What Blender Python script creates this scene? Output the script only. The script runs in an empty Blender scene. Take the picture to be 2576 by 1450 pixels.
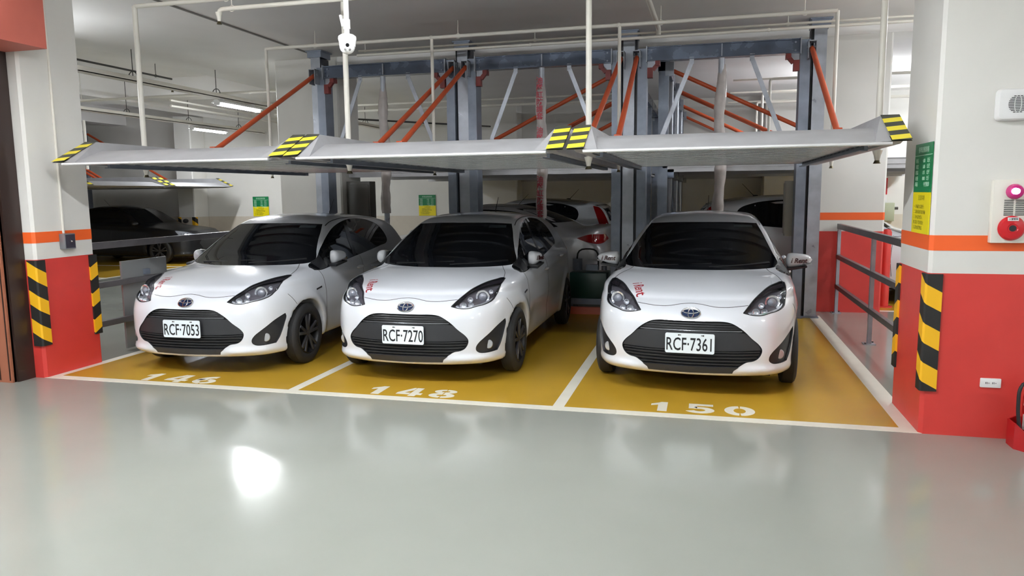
import bpy, bmesh, math, random
import numpy as np
from mathutils import Vector, Matrix
from mathutils.geometry import delaunay_2d_cdt

random.seed(7)
scene = bpy.context.scene
COL = scene.collection
PI = math.pi

# ------------------------------------------------------------------ camera
CAM_H = 1.65
PITCH, YAW, ROLL, FPX = 0.12698, 0.25534, -0.01109, 1870.7
def _camera():
    cp, sp, cy, sy = math.cos(PITCH), math.sin(PITCH), math.cos(YAW), math.sin(YAW)
    fwd = Vector((-sy*cp, cy*cp, -sp)); r0 = Vector((cy, sy, 0)); u0 = r0.cross(fwd)
    r = r0*math.cos(ROLL) + u0*math.sin(ROLL); u = r.cross(fwd)
    m = Matrix(((r.x, u.x, -fwd.x), (r.y, u.y, -fwd.y), (r.z, u.z, -fwd.z)))
    cd = bpy.data.cameras.new('camera'); cd.sensor_width = 36.0; cd.lens = FPX/2576*36.0
    cd.clip_start = 0.05; cd.clip_end = 200
    co = bpy.data.objects.new('camera', cd); COL.objects.link(co)
    co.matrix_world = Matrix.Translation((0, 0, CAM_H)) @ m.to_4x4()
    scene.camera = co
_camera()

# ------------------------------------------------------------------ world, exposure
W = bpy.data.worlds.new('world'); scene.world = W; W.use_nodes = True
W.node_tree.nodes['Background'].inputs[0].default_value = (0.9, 0.93, 1.0, 1)
W.node_tree.nodes['Background'].inputs[1].default_value = 0.02
scene.view_settings.view_transform = 'Standard'
scene.view_settings.look = 'None'
scene.view_settings.exposure = 0.58
scene.view_settings.gamma = 1.0
scene.view_settings.use_curve_mapping = False
scene.cycles.max_bounces = 8; scene.cycles.diffuse_bounces = 6; scene.cycles.adaptive_threshold = 0.025; scene.cycles.glossy_bounces = 3; scene.cycles.transmission_bounces = 4; scene.cycles.caustics_reflective = False; scene.cycles.caustics_refractive = False
LAMP_W = 12.0          # watts thrown down by each ceiling tube lamp
TUBE_E = 172.0          # brightness of the bare tubes

# ------------------------------------------------------------------ materials
def srgb(r, g, b):
    f = lambda c: (c/255)/12.92 if c/255 <= .04045 else (((c/255)+.055)/1.055)**2.4
    return (f(r), f(g), f(b), 1)
MATS = {}
def mat(name, col, rough=.5, metal=0., spec=.5, coat=0., noise=0., nscale=8., bump=0., bscale=60., rvar=0.):
    if name in MATS: return MATS[name]
    m = bpy.data.materials.new(name); m.use_nodes = True; nt = m.node_tree
    b = nt.nodes['Principled BSDF']
    b.inputs['Base Color'].default_value = col; b.inputs['Roughness'].default_value = rough
    b.inputs['Metallic'].default_value = metal; b.inputs['Specular IOR Level'].default_value = spec
    b.inputs['Coat Weight'].default_value = coat; b.inputs['Coat Roughness'].default_value = .03
    if noise or bump or rvar:
        tc = nt.nodes.new('ShaderNodeTexCoord')
        n = nt.nodes.new('ShaderNodeTexNoise'); n.inputs['Scale'].default_value = nscale; n.inputs['Detail'].default_value = 5
        nt.links.new(tc.outputs['Object'], n.inputs['Vector'])
        if noise:
            r = nt.nodes.new('ShaderNodeMapRange'); r.inputs['From Min'].default_value = .3; r.inputs['From Max'].default_value = .7
            r.inputs['To Min'].default_value = 1-noise; r.inputs['To Max'].default_value = 1+noise
            nt.links.new(n.outputs['Fac'], r.inputs['Value'])
            mx = nt.nodes.new('ShaderNodeVectorMath'); mx.operation = 'SCALE'
            mx.inputs[0].default_value = col[:3]; nt.links.new(r.outputs['Result'], mx.inputs['Scale'])
            nt.links.new(mx.outputs['Vector'], b.inputs['Base Color'])
        if rvar:
            r2 = nt.nodes.new('ShaderNodeMapRange'); r2.inputs['From Min'].default_value = .3; r2.inputs['From Max'].default_value = .7
            r2.inputs['To Min'].default_value = max(0, rough-rvar); r2.inputs['To Max'].default_value = rough+rvar
            nt.links.new(n.outputs['Fac'], r2.inputs['Value']); nt.links.new(r2.outputs['Result'], b.inputs['Roughness'])
        if bump:
            n2 = nt.nodes.new('ShaderNodeTexNoise'); n2.inputs['Scale'].default_value = bscale; n2.inputs['Detail'].default_value = 3
            nt.links.new(tc.outputs['Object'], n2.inputs['Vector'])
            bp = nt.nodes.new('ShaderNodeBump'); bp.inputs['Strength'].default_value = bump; bp.inputs['Distance'].default_value = .01
            nt.links.new(n2.outputs['Fac'], bp.inputs['Height']); nt.links.new(bp.outputs['Normal'], b.inputs['Normal'])
    MATS[name] = m; return m
def emis(name, col, strength):
    if name in MATS: return MATS[name]
    m = bpy.data.materials.new(name); m.use_nodes = True
    b = m.node_tree.nodes['Principled BSDF']
    b.inputs['Base Color'].default_value = col; b.inputs['Emission Color'].default_value = col
    b.inputs['Emission Strength'].default_value = strength
    MATS[name] = m; return m
def clear_mat(name, tint, fac, rough=.02):
    if name in MATS: return MATS[name]
    m = bpy.data.materials.new(name); m.use_nodes = True; nt = m.node_tree; nt.nodes.clear()
    o = nt.nodes.new('ShaderNodeOutputMaterial'); t = nt.nodes.new('ShaderNodeBsdfTransparent'); g = nt.nodes.new('ShaderNodeBsdfGlossy')
    t.inputs['Color'].default_value = tint; g.inputs['Roughness'].default_value = rough
    mx = nt.nodes.new('ShaderNodeMixShader'); mx.inputs[0].default_value = fac
    nt.links.new(t.outputs[0], mx.inputs[1]); nt.links.new(g.outputs[0], mx.inputs[2]); nt.links.new(mx.outputs[0], o.inputs[0])
    MATS[name] = m; return m
def stripe_mat(name, a, b_, period, slope, rough=.6):
    """diagonal two-colour stripes over the UV map (u across, v up, in metres)"""
    if name in MATS: return MATS[name]
    m = bpy.data.materials.new(name); m.use_nodes = True; nt = m.node_tree
    p = nt.nodes['Principled BSDF']; p.inputs['Roughness'].default_value = rough
    uv = nt.nodes.new('ShaderNodeUVMap'); sx = nt.nodes.new('ShaderNodeSeparateXYZ'); nt.links.new(uv.outputs[0], sx.inputs[0])
    mu = nt.nodes.new('ShaderNodeMath'); mu.operation = 'MULTIPLY_ADD'; mu.inputs[1].default_value = slope
    nt.links.new(sx.outputs[0], mu.inputs[0]); nt.links.new(sx.outputs[1], mu.inputs[2])
    dv = nt.nodes.new('ShaderNodeMath'); dv.operation = 'DIVIDE'; dv.inputs[1].default_value = period; nt.links.new(mu.outputs[0], dv.inputs[0])
    fr = nt.nodes.new('ShaderNodeMath'); fr.operation = 'FRACT'; nt.links.new(dv.outputs[0], fr.inputs[0])
    gt = nt.nodes.new('ShaderNodeMath'); gt.operation = 'GREATER_THAN'; gt.inputs[1].default_value = .5; nt.links.new(fr.outputs[0], gt.inputs[0])
    mx = nt.nodes.new('ShaderNodeMix'); mx.data_type = 'RGBA'; mx.inputs[6].default_value = a; mx.inputs[7].default_value = b_
    nt.links.new(gt.outputs[0], mx.inputs[0]); nt.links.new(mx.outputs[2], p.inputs['Base Color'])
    MATS[name] = m; return m

M_WALL = mat('white_paint', srgb(221, 219, 214), .55, noise=.02, nscale=3, bump=.05, bscale=25)
M_RED = mat('red_paint', srgb(204, 60, 54), .45, noise=.05, nscale=4, bump=.05, bscale=25)
M_ORANGE = mat('orange_paint', srgb(240, 100, 40), .45)
M_CEIL = mat('ceiling_paint', srgb(240, 238, 236), .8, noise=.04, nscale=.8)
M_BEIGE = mat('beige_paint', srgb(205, 196, 182), .6, noise=.02)
M_FLOOR = mat('grey_epoxy', srgb(148, 150, 143), .15, spec=.55, noise=.035, nscale=.9, bump=.012, bscale=9, rvar=.05)
M_PAD = mat('ochre_epoxy', srgb(190, 150, 48), .26, noise=.07, nscale=1.3, bump=.01, bscale=9)
M_LINE = mat('white_line_paint', srgb(226, 222, 208), .4, noise=.04, nscale=5)
M_GALV = mat('galvanised_steel', srgb(168, 173, 182), .38, metal=.35, noise=.16, nscale=6, rvar=.12)
M_GALVD = mat('dark_galvanised_steel', srgb(128, 136, 150), .42, metal=.35, noise=.2, nscale=5, rvar=.1)
M_STEELB = mat('blue_grey_steel', srgb(90, 100, 118), .24, metal=.35, noise=.25, nscale=4, rvar=.12)
M_DECK = mat('zinc_deck', srgb(184, 184, 187), .45, metal=.3, noise=.07, nscale=5)
M_SHEET = mat('zinc_sheet', srgb(190, 190, 192), .26, metal=.9)
M_BRACE = mat('orange_primer', srgb(202, 86, 46), .42, noise=.08, nscale=5)
M_REDIRON = mat('red_primer', srgb(118, 34, 30), .5)
M_RAIL = mat('railing_steel', srgb(108, 105, 108), .35, metal=.4, noise=.12, nscale=7)
M_PIPE = mat('white_pipe', srgb(222, 218, 208), .45)
M_PIPED = mat('dark_iron', srgb(70, 68, 66), .5, metal=.5)
M_WHITEP = mat('white_plastic', srgb(232, 232, 232), .35)
M_BLACK = mat('black_rubber', srgb(26, 26, 28), .6)
M_BLACKP = mat('black_plastic', srgb(38, 39, 42), .42, bump=.1, bscale=300)
M_BLACKG = mat('gloss_black', srgb(14, 14, 15), .12)
M_CHROME = mat('chrome', srgb(225, 226, 230), .08, metal=1.)
M_YEL = mat('warning_yellow', srgb(240, 222, 60), .5)
M_YBLK = mat('warning_black', srgb(62, 64, 56), .5)
M_BROWN = mat('brown_steel', srgb(156, 96, 72), .4, noise=.06, nscale=4)
M_BROWND = mat('dark_brown_steel', srgb(48, 34, 30), .35)
M_SALMON = mat('salmon_red_paint', srgb(186, 98, 84), .6, noise=.03)
M_GUARD = stripe_mat('yellow_black_rubber', srgb(28, 27, 26), srgb(238, 180, 22), .262, .55)
M_GREENS = mat('green_sign', srgb(14, 120, 70), .4)
M_YELS = mat('yellow_sign', srgb(240, 222, 20), .4)

# ------------------------------------------------------------------ mesh builder
class MB:
    def __init__(s): s.v = []; s.f = []; s.mi = []; s.uv = None
    def add(s, vs, fs, m=0):
        o = len(s.v); s.v += [tuple(p) for p in vs]; s.f += [tuple(i+o for i in q) for q in fs]; s.mi += [m]*len(fs); return s
    def box(s, x0, x1, y0, y1, z0, z1, m=0):
        vs = [(x, y, z) for z in (z0, z1) for y in (y0, y1) for x in (x0, x1)]
        return s.add(vs, [(0, 2, 3, 1), (4, 5, 7, 6), (0, 1, 5, 4), (2, 6, 7, 3), (0, 4, 6, 2), (1, 3, 7, 5)], m)
    def bar(s, p0, p1, w, h, up=(0, 0, 1), m=0):
        p0 = Vector(p0); p1 = Vector(p1); d = (p1-p0).normalized(); up = Vector(up)
        if abs(d.dot(up)) > .99: up = Vector((0, 1, 0))
        a = d.cross(up).normalized()*(w/2); b = a.cross(d).normalized()*(h/2)
        vs = [q+sa*a+sb*b for q in (p0, p1) for sa, sb in ((-1, -1), (1, -1), (1, 1), (-1, 1))]
        return s.add(vs, [(3, 2, 1, 0), (4, 5, 6, 7), (0, 1, 5, 4), (1, 2, 6, 5), (2, 3, 7, 6), (3, 0, 4, 7)], m)
    def cyl(s, p0, p1, r, n=14, r1=None, m=0):
        return s.tube([p0, p1], r, n, m, r1=r1)
    def tube(s, pts, r, n=12, m=0, closed=False, r1=None):
        P = [Vector(p) for p in pts]; k = len(P); vs = []; fs = []
        rr = r if isinstance(r, (list, tuple)) else [r]*k
        if r1 is not None: rr = [r, r1]
        a = None
        for i in range(k):
            if closed: d = (P[(i+1) % k]-P[i-1]).normalized()
            else: d = (P[min(i+1, k-1)]-P[max(i-1, 0)]).normalized()
            if a is None:
                a = d.orthogonal().normalized()
            a = (a-d*a.dot(d)).normalized(); b = d.cross(a)
            for j in range(n):
                t = 2*PI*j/n; vs.append(P[i]+(a*math.cos(t)+b*math.sin(t))*rr[i])
        for i in range(k if closed else k-1):
            for j in range(n):
                i2 = (i+1) % k; j2 = (j+1) % n
                fs.append((i*n+j, i*n+j2, i2*n+j2, i2*n+j))
        if not closed:
            fs.append(tuple(range(n-1, -1, -1))); fs.append(tuple((k-1)*n+j for j in range(n)))
        return s.add(vs, fs, m)
    def lathe(s, prof, o, axis, n=32, m=0, caps=False):
        o = Vector(o); d = Vector(axis).normalized(); a = d.orthogonal().normalized(); b = d.cross(a); vs = []; fs = []; k = len(prof)
        for r, h in prof:
            for j in range(n):
                t = 2*PI*j/n; vs.append(o+d*h+(a*math.cos(t)+b*math.sin(t))*r)
        for i in range(k-1):
            for j in range(n):
                j2 = (j+1) % n; fs.append((i*n+j, i*n+j2, (i+1)*n+j2, (i+1)*n+j))
        if caps: fs.append(tuple(range(n-1, -1, -1))); fs.append(tuple((k-1)*n+j for j in range(n)))
        return s.add(vs, fs, m)
    def prism(s, poly, fn, h0, h1, m=0):
        n = len(poly); vs = [fn(p[0], p[1], h0) for p in poly]+[fn(p[0], p[1], h1) for p in poly]
        fs = [tuple(range(n-1, -1, -1)), tuple(range(n, 2*n))]+[(i, (i+1) % n, n+(i+1) % n, n+i) for i in range(n)]
        return s.add(vs, fs, m)
    def ball(s, c, r, nu=16, nv=10, sc=(1, 1, 1), m=0, v0=0., v1=1.):
        vs = []; fs = []
        for i in range(nv+1):
            t = PI*(v0+(v1-v0)*i/nv)
            for j in range(nu):
                p = 2*PI*j/nu; vs.append((c[0]+sc[0]*r*math.sin(t)*math.cos(p), c[1]+sc[1]*r*math.sin(t)*math.sin(p), c[2]+sc[2]*r*math.cos(t)))
        for i in range(nv):
            for j in range(nu): fs.append((i*nu+j, (i+1)*nu+j, (i+1)*nu+(j+1) % nu, i*nu+(j+1) % nu))
        return s.add(vs, fs, m)
    def mesh(s, name, mats, smooth=True, ang=35, bevel=0.):
        me = bpy.data.meshes.new(name); me.from_pydata([tuple(p) for p in s.v], [], s.f)
        for mm in (mats if isinstance(mats, (list, tuple)) else [mats]): me.materials.append(mm)
        me.polygons.foreach_set('material_index', s.mi); me.update(); finish(me, smooth, ang, bevel); return me
def finish(me, smooth=True, ang=35, bevel=0.):
    bm = bmesh.new(); bm.from_mesh(me)
    bmesh.ops.remove_doubles(bm, verts=bm.verts, dist=1e-6)
    bmesh.ops.recalc_face_normals(bm, faces=bm.faces)
    if bevel:
        es = [e for e in bm.edges if len(e.link_faces) == 2 and e.calc_face_angle(0) > .6]
        bmesh.ops.bevel(bm, geom=es, offset=bevel, segments=2, affect='EDGES', profile=.5)
    bm.to_mesh(me); bm.free()
    if smooth:
        me.shade_smooth(); me.set_sharp_from_angle(angle=math.radians(ang))
def link(name, me, parent=None, loc=None, rot=None):
    o = bpy.data.objects.new(name, me); COL.objects.link(o)
    if parent is not None: o.parent = parent
    if loc is not None: o.location = loc
    if rot is not None: o.rotation_euler = rot
    return o
def obj(name, mb, mats, parent=None, smooth=True, ang=35, bevel=0.):
    return link(name, mb.mesh(name, mats, smooth, ang, bevel), parent)
def tag(o, label, cat, group=None):
    o['label'] = label; o['category'] = cat
    if group: o['group'] = group
    return o
def struct(o, label=None):
    o['kind'] = 'structure'
    if label: o['label'] = label
    return o
def thing(name, label, cat, loc=(0, 0, 0), rotz=0, group=None):
    o = bpy.data.objects.new(name, None); COL.objects.link(o); o.location = loc; o.rotation_euler = (0, 0, rotz)
    o.empty_display_size = .2
    return tag(o, label, cat, group)
def dup(root, loc=None, rotz=None, label=None):
    r = root.copy(); COL.objects.link(r)
    if loc is not None: r.location = loc
    if rotz is not None: r.rotation_euler = (0, 0, rotz)
    if label: r['label'] = label
    for ch in list(root.children):
        c = ch.copy(); COL.objects.link(c); c.parent = r
        for g in list(ch.children):
            d = g.copy(); COL.objects.link(d); d.parent = c
    return r
_TXT = {}
def text_mesh(s, size=1., depth=.001, bold=0., shear=0., sx=1., align='CENTER', spacing=1.):
    """lettering as a mesh in the xy plane, centred"""
    key = (s, size, depth, bold, shear, sx, align, spacing)
    if key in _TXT: return _TXT[key]
    c = bpy.data.curves.new('lettering', 'FONT'); c.body = s; c.size = size; c.extrude = depth; c.offset = bold; c.shear = shear
    c.align_x = align; c.align_y = 'CENTER'; c.space_character = spacing; c.resolution_u = 3
    o = bpy.data.objects.new('lettering', c); COL.objects.link(o)
    dg = bpy.context.evaluated_depsgraph_get(); me = bpy.data.meshes.new_from_object(o.evaluated_get(dg))
    bpy.data.objects.remove(o); me.transform(Matrix.Diagonal((sx, 1, 1, 1))); _TXT[key] = me
    return me
def lettering(name, s, m, parent, mw, **k):
    me = text_mesh(s, **k).copy(); me.materials.clear(); me.materials.append(m); me.transform(mw)
    return link(name, me, parent)
def frame(o, right, up):
    r = Vector(right).normalized(); u = Vector(up); u = (u-r*u.dot(r)).normalized(); n = r.cross(u)
    return Matrix(((r.x, u.x, n.x, o[0]), (r.y, u.y, n.y, o[1]), (r.z, u.z, n.z, o[2]), (0, 0, 0, 1)))
CZ = 3.76             # ceiling height
# ------------------------------------------------------------------ lamps
M_TUBE = emis('lit_tube', (.93, .965, 1, 1), TUBE_E)
M_TUBED = emis('dimmed_fill_tube', (.93, .965, 1, 1), TUBE_E*.38)  # emission turned down for the added lamps behind the near pillars, not wear
def tube_lamp(x, y, z, along, label, power=LAMP_W, drop=True, dim=False):
    t = thing('tube_lamp', label, 'ceiling lamp', (x, y, z), 0 if along == 'x' else PI/2, 'ceiling tube lamps')
    h = MB(); w_ = .028 if drop else .10; h.prism([(-w_, .02), (w_, .02), (.026, .075), (-.026, .075)], lambda u, v, w: (w, u, v), -.62, .62); obj('housing', h, M_WHITEP, t)
    for s in (-.036, .036):
        b = MB(); b.cyl((-.59, s, 0), (.59, s, 0), .015, 12); obj('tube', b, M_TUBED if dim else M_TUBE, t)
    for s in (-.6, .6):
        b = MB(); b.box(s-.012, s+.012, -.055, .055, -.02, .03); obj('socket', b, M_WHITEP, t)
    if not drop:
        for s in (-.45, .45):
            b = MB(); b.box(s-.02, s+.02, -.03, .03, .07, .1005); obj('tray_clamp', b, M_WHITEP, t)
    if drop:
        for s in (-.45, .45):
            b = MB(); b.cyl((s, 0, .07), (s, 0, (CZ if x > -8.5 else CZ+.35)-z), .006, 8); obj('hanger_rod', b, M_PIPE, t)
    ld = bpy.data.lights.new('tube_light', 'AREA'); ld.shape = 'RECTANGLE'; ld.size = 1.18; ld.size_y = .11; ld.energy = power; ld.color = (.93, .965, 1.0); ld.spread = PI
    lo = bpy.data.objects.new('tube_light', ld); COL.objects.link(lo); lo.parent = t; lo.location = (0, 0, -.022)
    return t
tube_lamp(-8.04, 11.8, 3.2, 'y', 'lit tube lamp under the near cable tray, brightest one in view', drop=False)
tube_lamp(-11.54, 15.7, 3.2, 'y', 'lit tube lamp farther back, lower of the two in view', drop=False)
for x, y, lb in ((-9.0, 2.0, 'tube lamp over the aisle at the far left'), (-5.2, 2.5, 'tube lamp over the aisle before the left bay'), (-2.8, 3.3, 'tube lamp over the aisle before the middle bay'), (-.6, 3.3, 'tube lamp over the aisle before the right bay'), (6.0, 2.0, 'tube lamp over the aisle at the far right'),
                 (-6.5, -3.4, 'tube lamp behind the viewer on the left'), (-1.5, -3.4, 'tube lamp behind the viewer overhead'), (6.5, -3.4, 'tube lamp behind the viewer on the right')):
    tube_lamp(x, y, 3.3, 'x', lb)
tube_lamp(5.3, 9.4, 3.4, 'y', 'tube lamp over the right side aisle, near end'); tube_lamp(5.3, 13.0, 3.4, 'y', 'tube lamp over the right side aisle, middle one'); tube_lamp(5.3, 16.6, 3.4, 'y', 'tube lamp over the right side aisle, far end')
tube_lamp(-7.75, 7.05, 2.95, 'y', 'added fill tube lamp hidden behind the near left pillar', 5, dim=True)  # added unseen lamp, brightens the left ceiling
tube_lamp(3.05, 8.5, 3.45, 'y', 'added fill tube lamp hidden behind the near right pillar', 4, dim=True)  # added out of sight to lift the back pillar and right bay ceiling
tube_lamp(2.55, 14.5, 3.45, 'y', 'added fill tube lamp hidden behind the back right pillar')  # added fill, masked by the pillar, lightens the area behind the right lift
tube_lamp(-13.6, 9.0, 3.3, 'y', 'tube lamp over the far left row, near end')
# ------------------------------------------------------------------ setting: floor, ceiling, walls, pillars

f = MB(); f.box(-24, 9, -7, 18.4, -.12, 0); FLOOR = struct(obj('floor', f, M_FLOOR, smooth=False), 'glossy grey epoxy floor of the parking hall')
def paint(name, poly, m, z1, label=None):
    p = MB(); p.prism(poly, lambda u, v, h: (u, v, h), -.01, z1); o = obj(name, p, m, FLOOR, smooth=False)
    if label: o['label'] = label
XL, XR = (-5.88, -3.38, -1.07, 1.35), None
for x0, x1 in ((-5.80, -3.43), (-3.34, -1.125), (-1.035, 1.33)):
    paint('bay_paint', [(x0, 5.52), (x1, 5.52), (x1, 10.35), (x0, 10.35)], M_PAD, .0012)
paint('bay_line', [(-5.90, 5.42), (1.46, 5.42), (1.46, 5.52), (-5.90, 5.52)], M_LINE, .0022, 'white front line of the parking bays')
for x0, x1 in ((-5.90, -5.80), (-3.43, -3.34), (-1.125, -1.035), (1.33, 1.47)):
    paint('bay_line', [(x0, 5.52), (x1, 5.52), (x1, 10.38), (x0, 10.38)], M_LINE, .0021)
# stencilled bay numbers
def ring(cx, cy, a, b, ai, bi, t0, t1, n=14):
    T = [math.radians(t0+(t1-t0)*i/n) for i in range(n+1)]
    return [[(cx+a*math.cos(p), cy+b*math.sin(p)), (cx+a*math.cos(q), cy+b*math.sin(q)), (cx+ai*math.cos(q), cy+bi*math.sin(q)), (cx+ai*math.cos(p), cy+bi*math.sin(p))] for p, q in zip(T, T[1:])]
box_ = lambda x0, x1, y0, y1: [[(x0, y0), (x1, y0), (x1, y1), (x0, y1)]]
DIGIT = {'1': [[(.34, 0), (.66, 0), (.66, 1), (.44, 1), (.34, .90)], [(.34, .90), (.10, .76), (.10, .58), (.34, .68)]],
         '4': box_(.54, .82, 0, 1)+box_(0, .51, .18, .38)+box_(.82, 1, .18, .38)+[[(0, .38), (.26, .38), (.51, .72), (.51, 1), (.42, 1)]],
         '0': ring(.5, .5, .5, .5, .2, .27, -86, 86)+ring(.5, .5, .5, .5, .2, .27, 94, 266),
         '6': ring(.5, .32, .5, .32, .2, .13, -86, 86)+ring(.5, .32, .5, .32, .2, .13, 94, 266)+ring(.72, .40, .72, .60, .42, .36, 88, 176),
         '8': ring(.5, .28, .5, .28, .2, .10, -86, 86)+ring(.5, .28, .5, .28, .2, .10, 94, 266)+ring(.5, .76, .44, .24, .17, .09, -86, 86)+ring(.5, .76, .44, .24, .17, .09, 94, 266),
         '5': box_(.10, .92, .80, 1)+box_(.10, .38, .48, .78)+ring(.46, .34, .50, .34, .2, .14, -155, 112)}
for s, x, y in (('146', -5.02, 5.54), ('148', -2.76, 5.555), ('150', -.405, 5.57)):
    for k, ch in enumerate(s):
        d = MB()
        for q in DIGIT[ch]: d.prism(q, lambda u, v, h: (x+k*.285+u*.222, y+v*.245, h), .0, .0022)
        o = obj('bay_number', d, M_LINE, FLOOR, smooth=False)
        if k == 0: o['label'] = 'first digit of the white stencilled number %s on the floor' % s
# bays of the rows behind, and the left row
for x0, x1, y0, y1 in ((-6.2, -1.3, 11.0, 13.25), (-6.2, -1.3, 13.35, 15.6), (-6.2, -1.3, 15.7, 17.9), (-.5, 4.3, 11.0, 13.25), (-.5, 4.3, 13.35, 15.6), (-.5, 4.3, 15.7, 17.9),
                       (-17, -12.0, 15.1, 17.4), (-17, -12.0, 12.7, 15.0), (-17, -12.0, 10.3, 12.6)):
    paint('bay_paint', [(x0, y0), (x1, y0), (x1, y1), (x0, y1)], M_PAD, .0012)
    paint('bay_line', [(x0, y0-.1), (x1, y0-.1), (x1, y0), (x0, y0)], M_LINE, .0021)
for x in (-6.2, 4.3, -12.0):
    ys = (10.9, 17.9) if x > -7 else (10.2, 17.4); paint('bay_line', [(x, ys[0]), (x+.1, ys[0]), (x+.1, ys[1]), (x, ys[1])], M_LINE, .0023)
# ceiling: soffit over the lifts and the aisle, higher slab to the left with deep beams
c = MB(); c.box(-8.55, 9, -7, 18.4, CZ, CZ+.25); struct(obj('ceiling', c, M_CEIL, smooth=False), 'flat grey ceiling over the car lifts')
c = MB(); c.box(-24, -8.55, -7, 18.4, CZ+.35, CZ+.5); struct(obj('ceiling', c, M_CEIL, smooth=False), 'higher ceiling bay over the far left rows')
for i, (x0, x1) in enumerate(((-12.4, -11.9), (-16.4, -15.9))):
    c = MB(); c.box(x0, x1, -7, 18.4, CZ-.10, CZ+.4); struct(obj('trim_%d' % (i+1), c, M_CEIL, smooth=False), ('deep ceiling beam beyond the lit tube lamp', 'deep ceiling beam at the far left')[i])
c = MB(); c.box(-24, -8.55, 13.6, 14.1, CZ-.05, CZ+.4); struct(obj('trim_3', c, M_CEIL, smooth=False), 'cross beam in the left ceiling')
c = MB(); c.box(-5.80, -5.765, -7, 10.9, CZ-.012, CZ+.05); struct(obj('trim_4', c, mat('joint_sealant', srgb(120, 116, 112), .8), smooth=False), 'dark expansion joint along the ceiling')
c = MB(); c.box(-5.55, 9, 10.75, 11.25, CZ-.12, CZ+.1); struct(obj('trim_5', c, M_CEIL, smooth=False), 'shallow ceiling beam behind the lift posts')
# far walls with a beige dado
def wall(name, x0, x1, y0, y1, label):
    w = MB(); w.box(x0, x1, y0, y1, 0, 4.3); o = struct(obj(name, w, M_WALL, smooth=False), label)
    return o
WB = wall('wall_back', -24, 9, 18.0, 18.35, 'white far wall with beige lower band')
d = MB(); d.box(-24, 9, 17.988, 18.0, 0, 1.1); obj('dado_paint', d, M_BEIGE, WB, smooth=False)
wall('wall_left', -24.2, -24, -7, 18.3, 'white wall at the far left end'); wall('wall_right', 9, 9.2, -7, 18.3, 'white wall at the right end')
wall('wall_front', -24, 9, -7.2, -7, 'white wall behind the viewer across the aisle')
def guard(parent, cx, cy, qx, qy, z0=.30, z1=1.09, w=.085, t=.018, name='corner_guard'):
    """L-shaped rubber guard round a pillar edge; qx,qy point away from the pillar"""
    mb = MB(); prof = [(-qx*w, 0), (0, 0), (0, -qy*w)]
    a = (cx-qx*w, cy); b = (cx, cy); c_ = (cx, cy-qy*w)
    A = (a[0], a[1]+qy*t); B = (b[0]+qx*t, b[1]+qy*t); C = (c_[0]+qx*t, c_[1])
    B1 = (B[0]-qx*.012, B[1]); B2 = (B[0], B[1]-qy*.012)
    ring = [a, A, B1, B2, C, c_, b]
    mb.prism(ring, lambda u, v, h: (u, v, h), z0, z1)
    me = mb.mesh(name, M_GUARD, smooth=False)
    uv = me.uv_layers.new(name='UVMap')
    for p in me.polygons:
        for li in p.loop_indices:
            co = me.vertices[me.loops[li].vertex_index].co
            u = ((co.x-cx)*1.0+(co.y-cy)*1.0) if qx*qy < 0 else ((co.x-cx)-(co.y-cy))
            uv.data[li].uv = (u, co.z-z0+.06)
    return link(name, me, parent)
def pillar(name, x0, x1, y0, y1, label, red=True, top=CZ+.02):
    p = MB(); ch = .022
    ring = [(x0+ch, y0), (x1-ch, y0), (x1, y0+ch), (x1, y1-ch), (x1-ch, y1), (x0+ch, y1), (x0, y1-ch), (x0, y0+ch)]
    p.prism(ring, lambda u, v, h: (u, v, h), 0, top); o = struct(obj(name, p, M_WALL, smooth=False), label)
    e = .0025; g = [(x0+ch-e*.4, y0-e), (x1-ch+e*.4, y0-e), (x1+e, y0+ch-e*.4), (x1+e, y1-ch+e*.4), (x1-ch+e*.4, y1+e), (x0+ch-e*.4, y1+e), (x0-e, y1-ch+e*.4), (x0-e, y0+ch-e*.4)]
    if red:
        r = MB(); r.prism(g, lambda u, v, h: (u, v, h), 0.0, 1.095); obj('red_band', r, M_RED, o, smooth=False)
        r = MB(); r.prism(g, lambda u, v, h: (u, v, h), 1.245, 1.345); obj('orange_stripe', r, M_ORANGE, o, smooth=False)
    else:
        r = MB(); r.prism(g, lambda u, v, h: (u, v, h), 0.0, 1.1); obj('dado_band', r, M_BEIGE, o, smooth=False)
    return o
PR = pillar('pillar', 1.43, 3.6, 5.42, 6.19, 'near right pillar painted white over orange and red')
guard(PR, 1.43, 5.42, -1, -1); guard(PR, 1.43, 6.19, -1, 1)
PL = pillar('pillar', -7.0, -5.88, 5.42, 6.10, 'near left pillar painted white over orange and red')
guard(PL, -5.88, 5.42, 1, -1); guard(PL, -5.88, 6.10, 1, 1)
PBR = pillar('pillar', 1.46, 2.28, 10.76, 11.5, 'back right pillar behind the grey railing')
PBL = pillar('pillar', -6.65, -5.56, 10.76, 11.45, 'back left pillar behind the leftmost lift post', red=False)
p = pillar('pillar', -13.9, -13.38, 17.4, 18.0, 'narrow far pillar beside the dark sedan', red=False)
guard(p, -13.38, 17.4, 1, -1, .5, 1.1); guard(p, -13.9, 17.4, -1, -1, .5, 1.1)
pillar('pillar', -5.6, -4.4, 17.5, 18.0, 'far pillar on the back wall behind the lifts', red=False)
pillar('pillar', 1.2, 2.4, 17.4, 18.0, 'far right pillar on the back wall', red=False)
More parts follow.
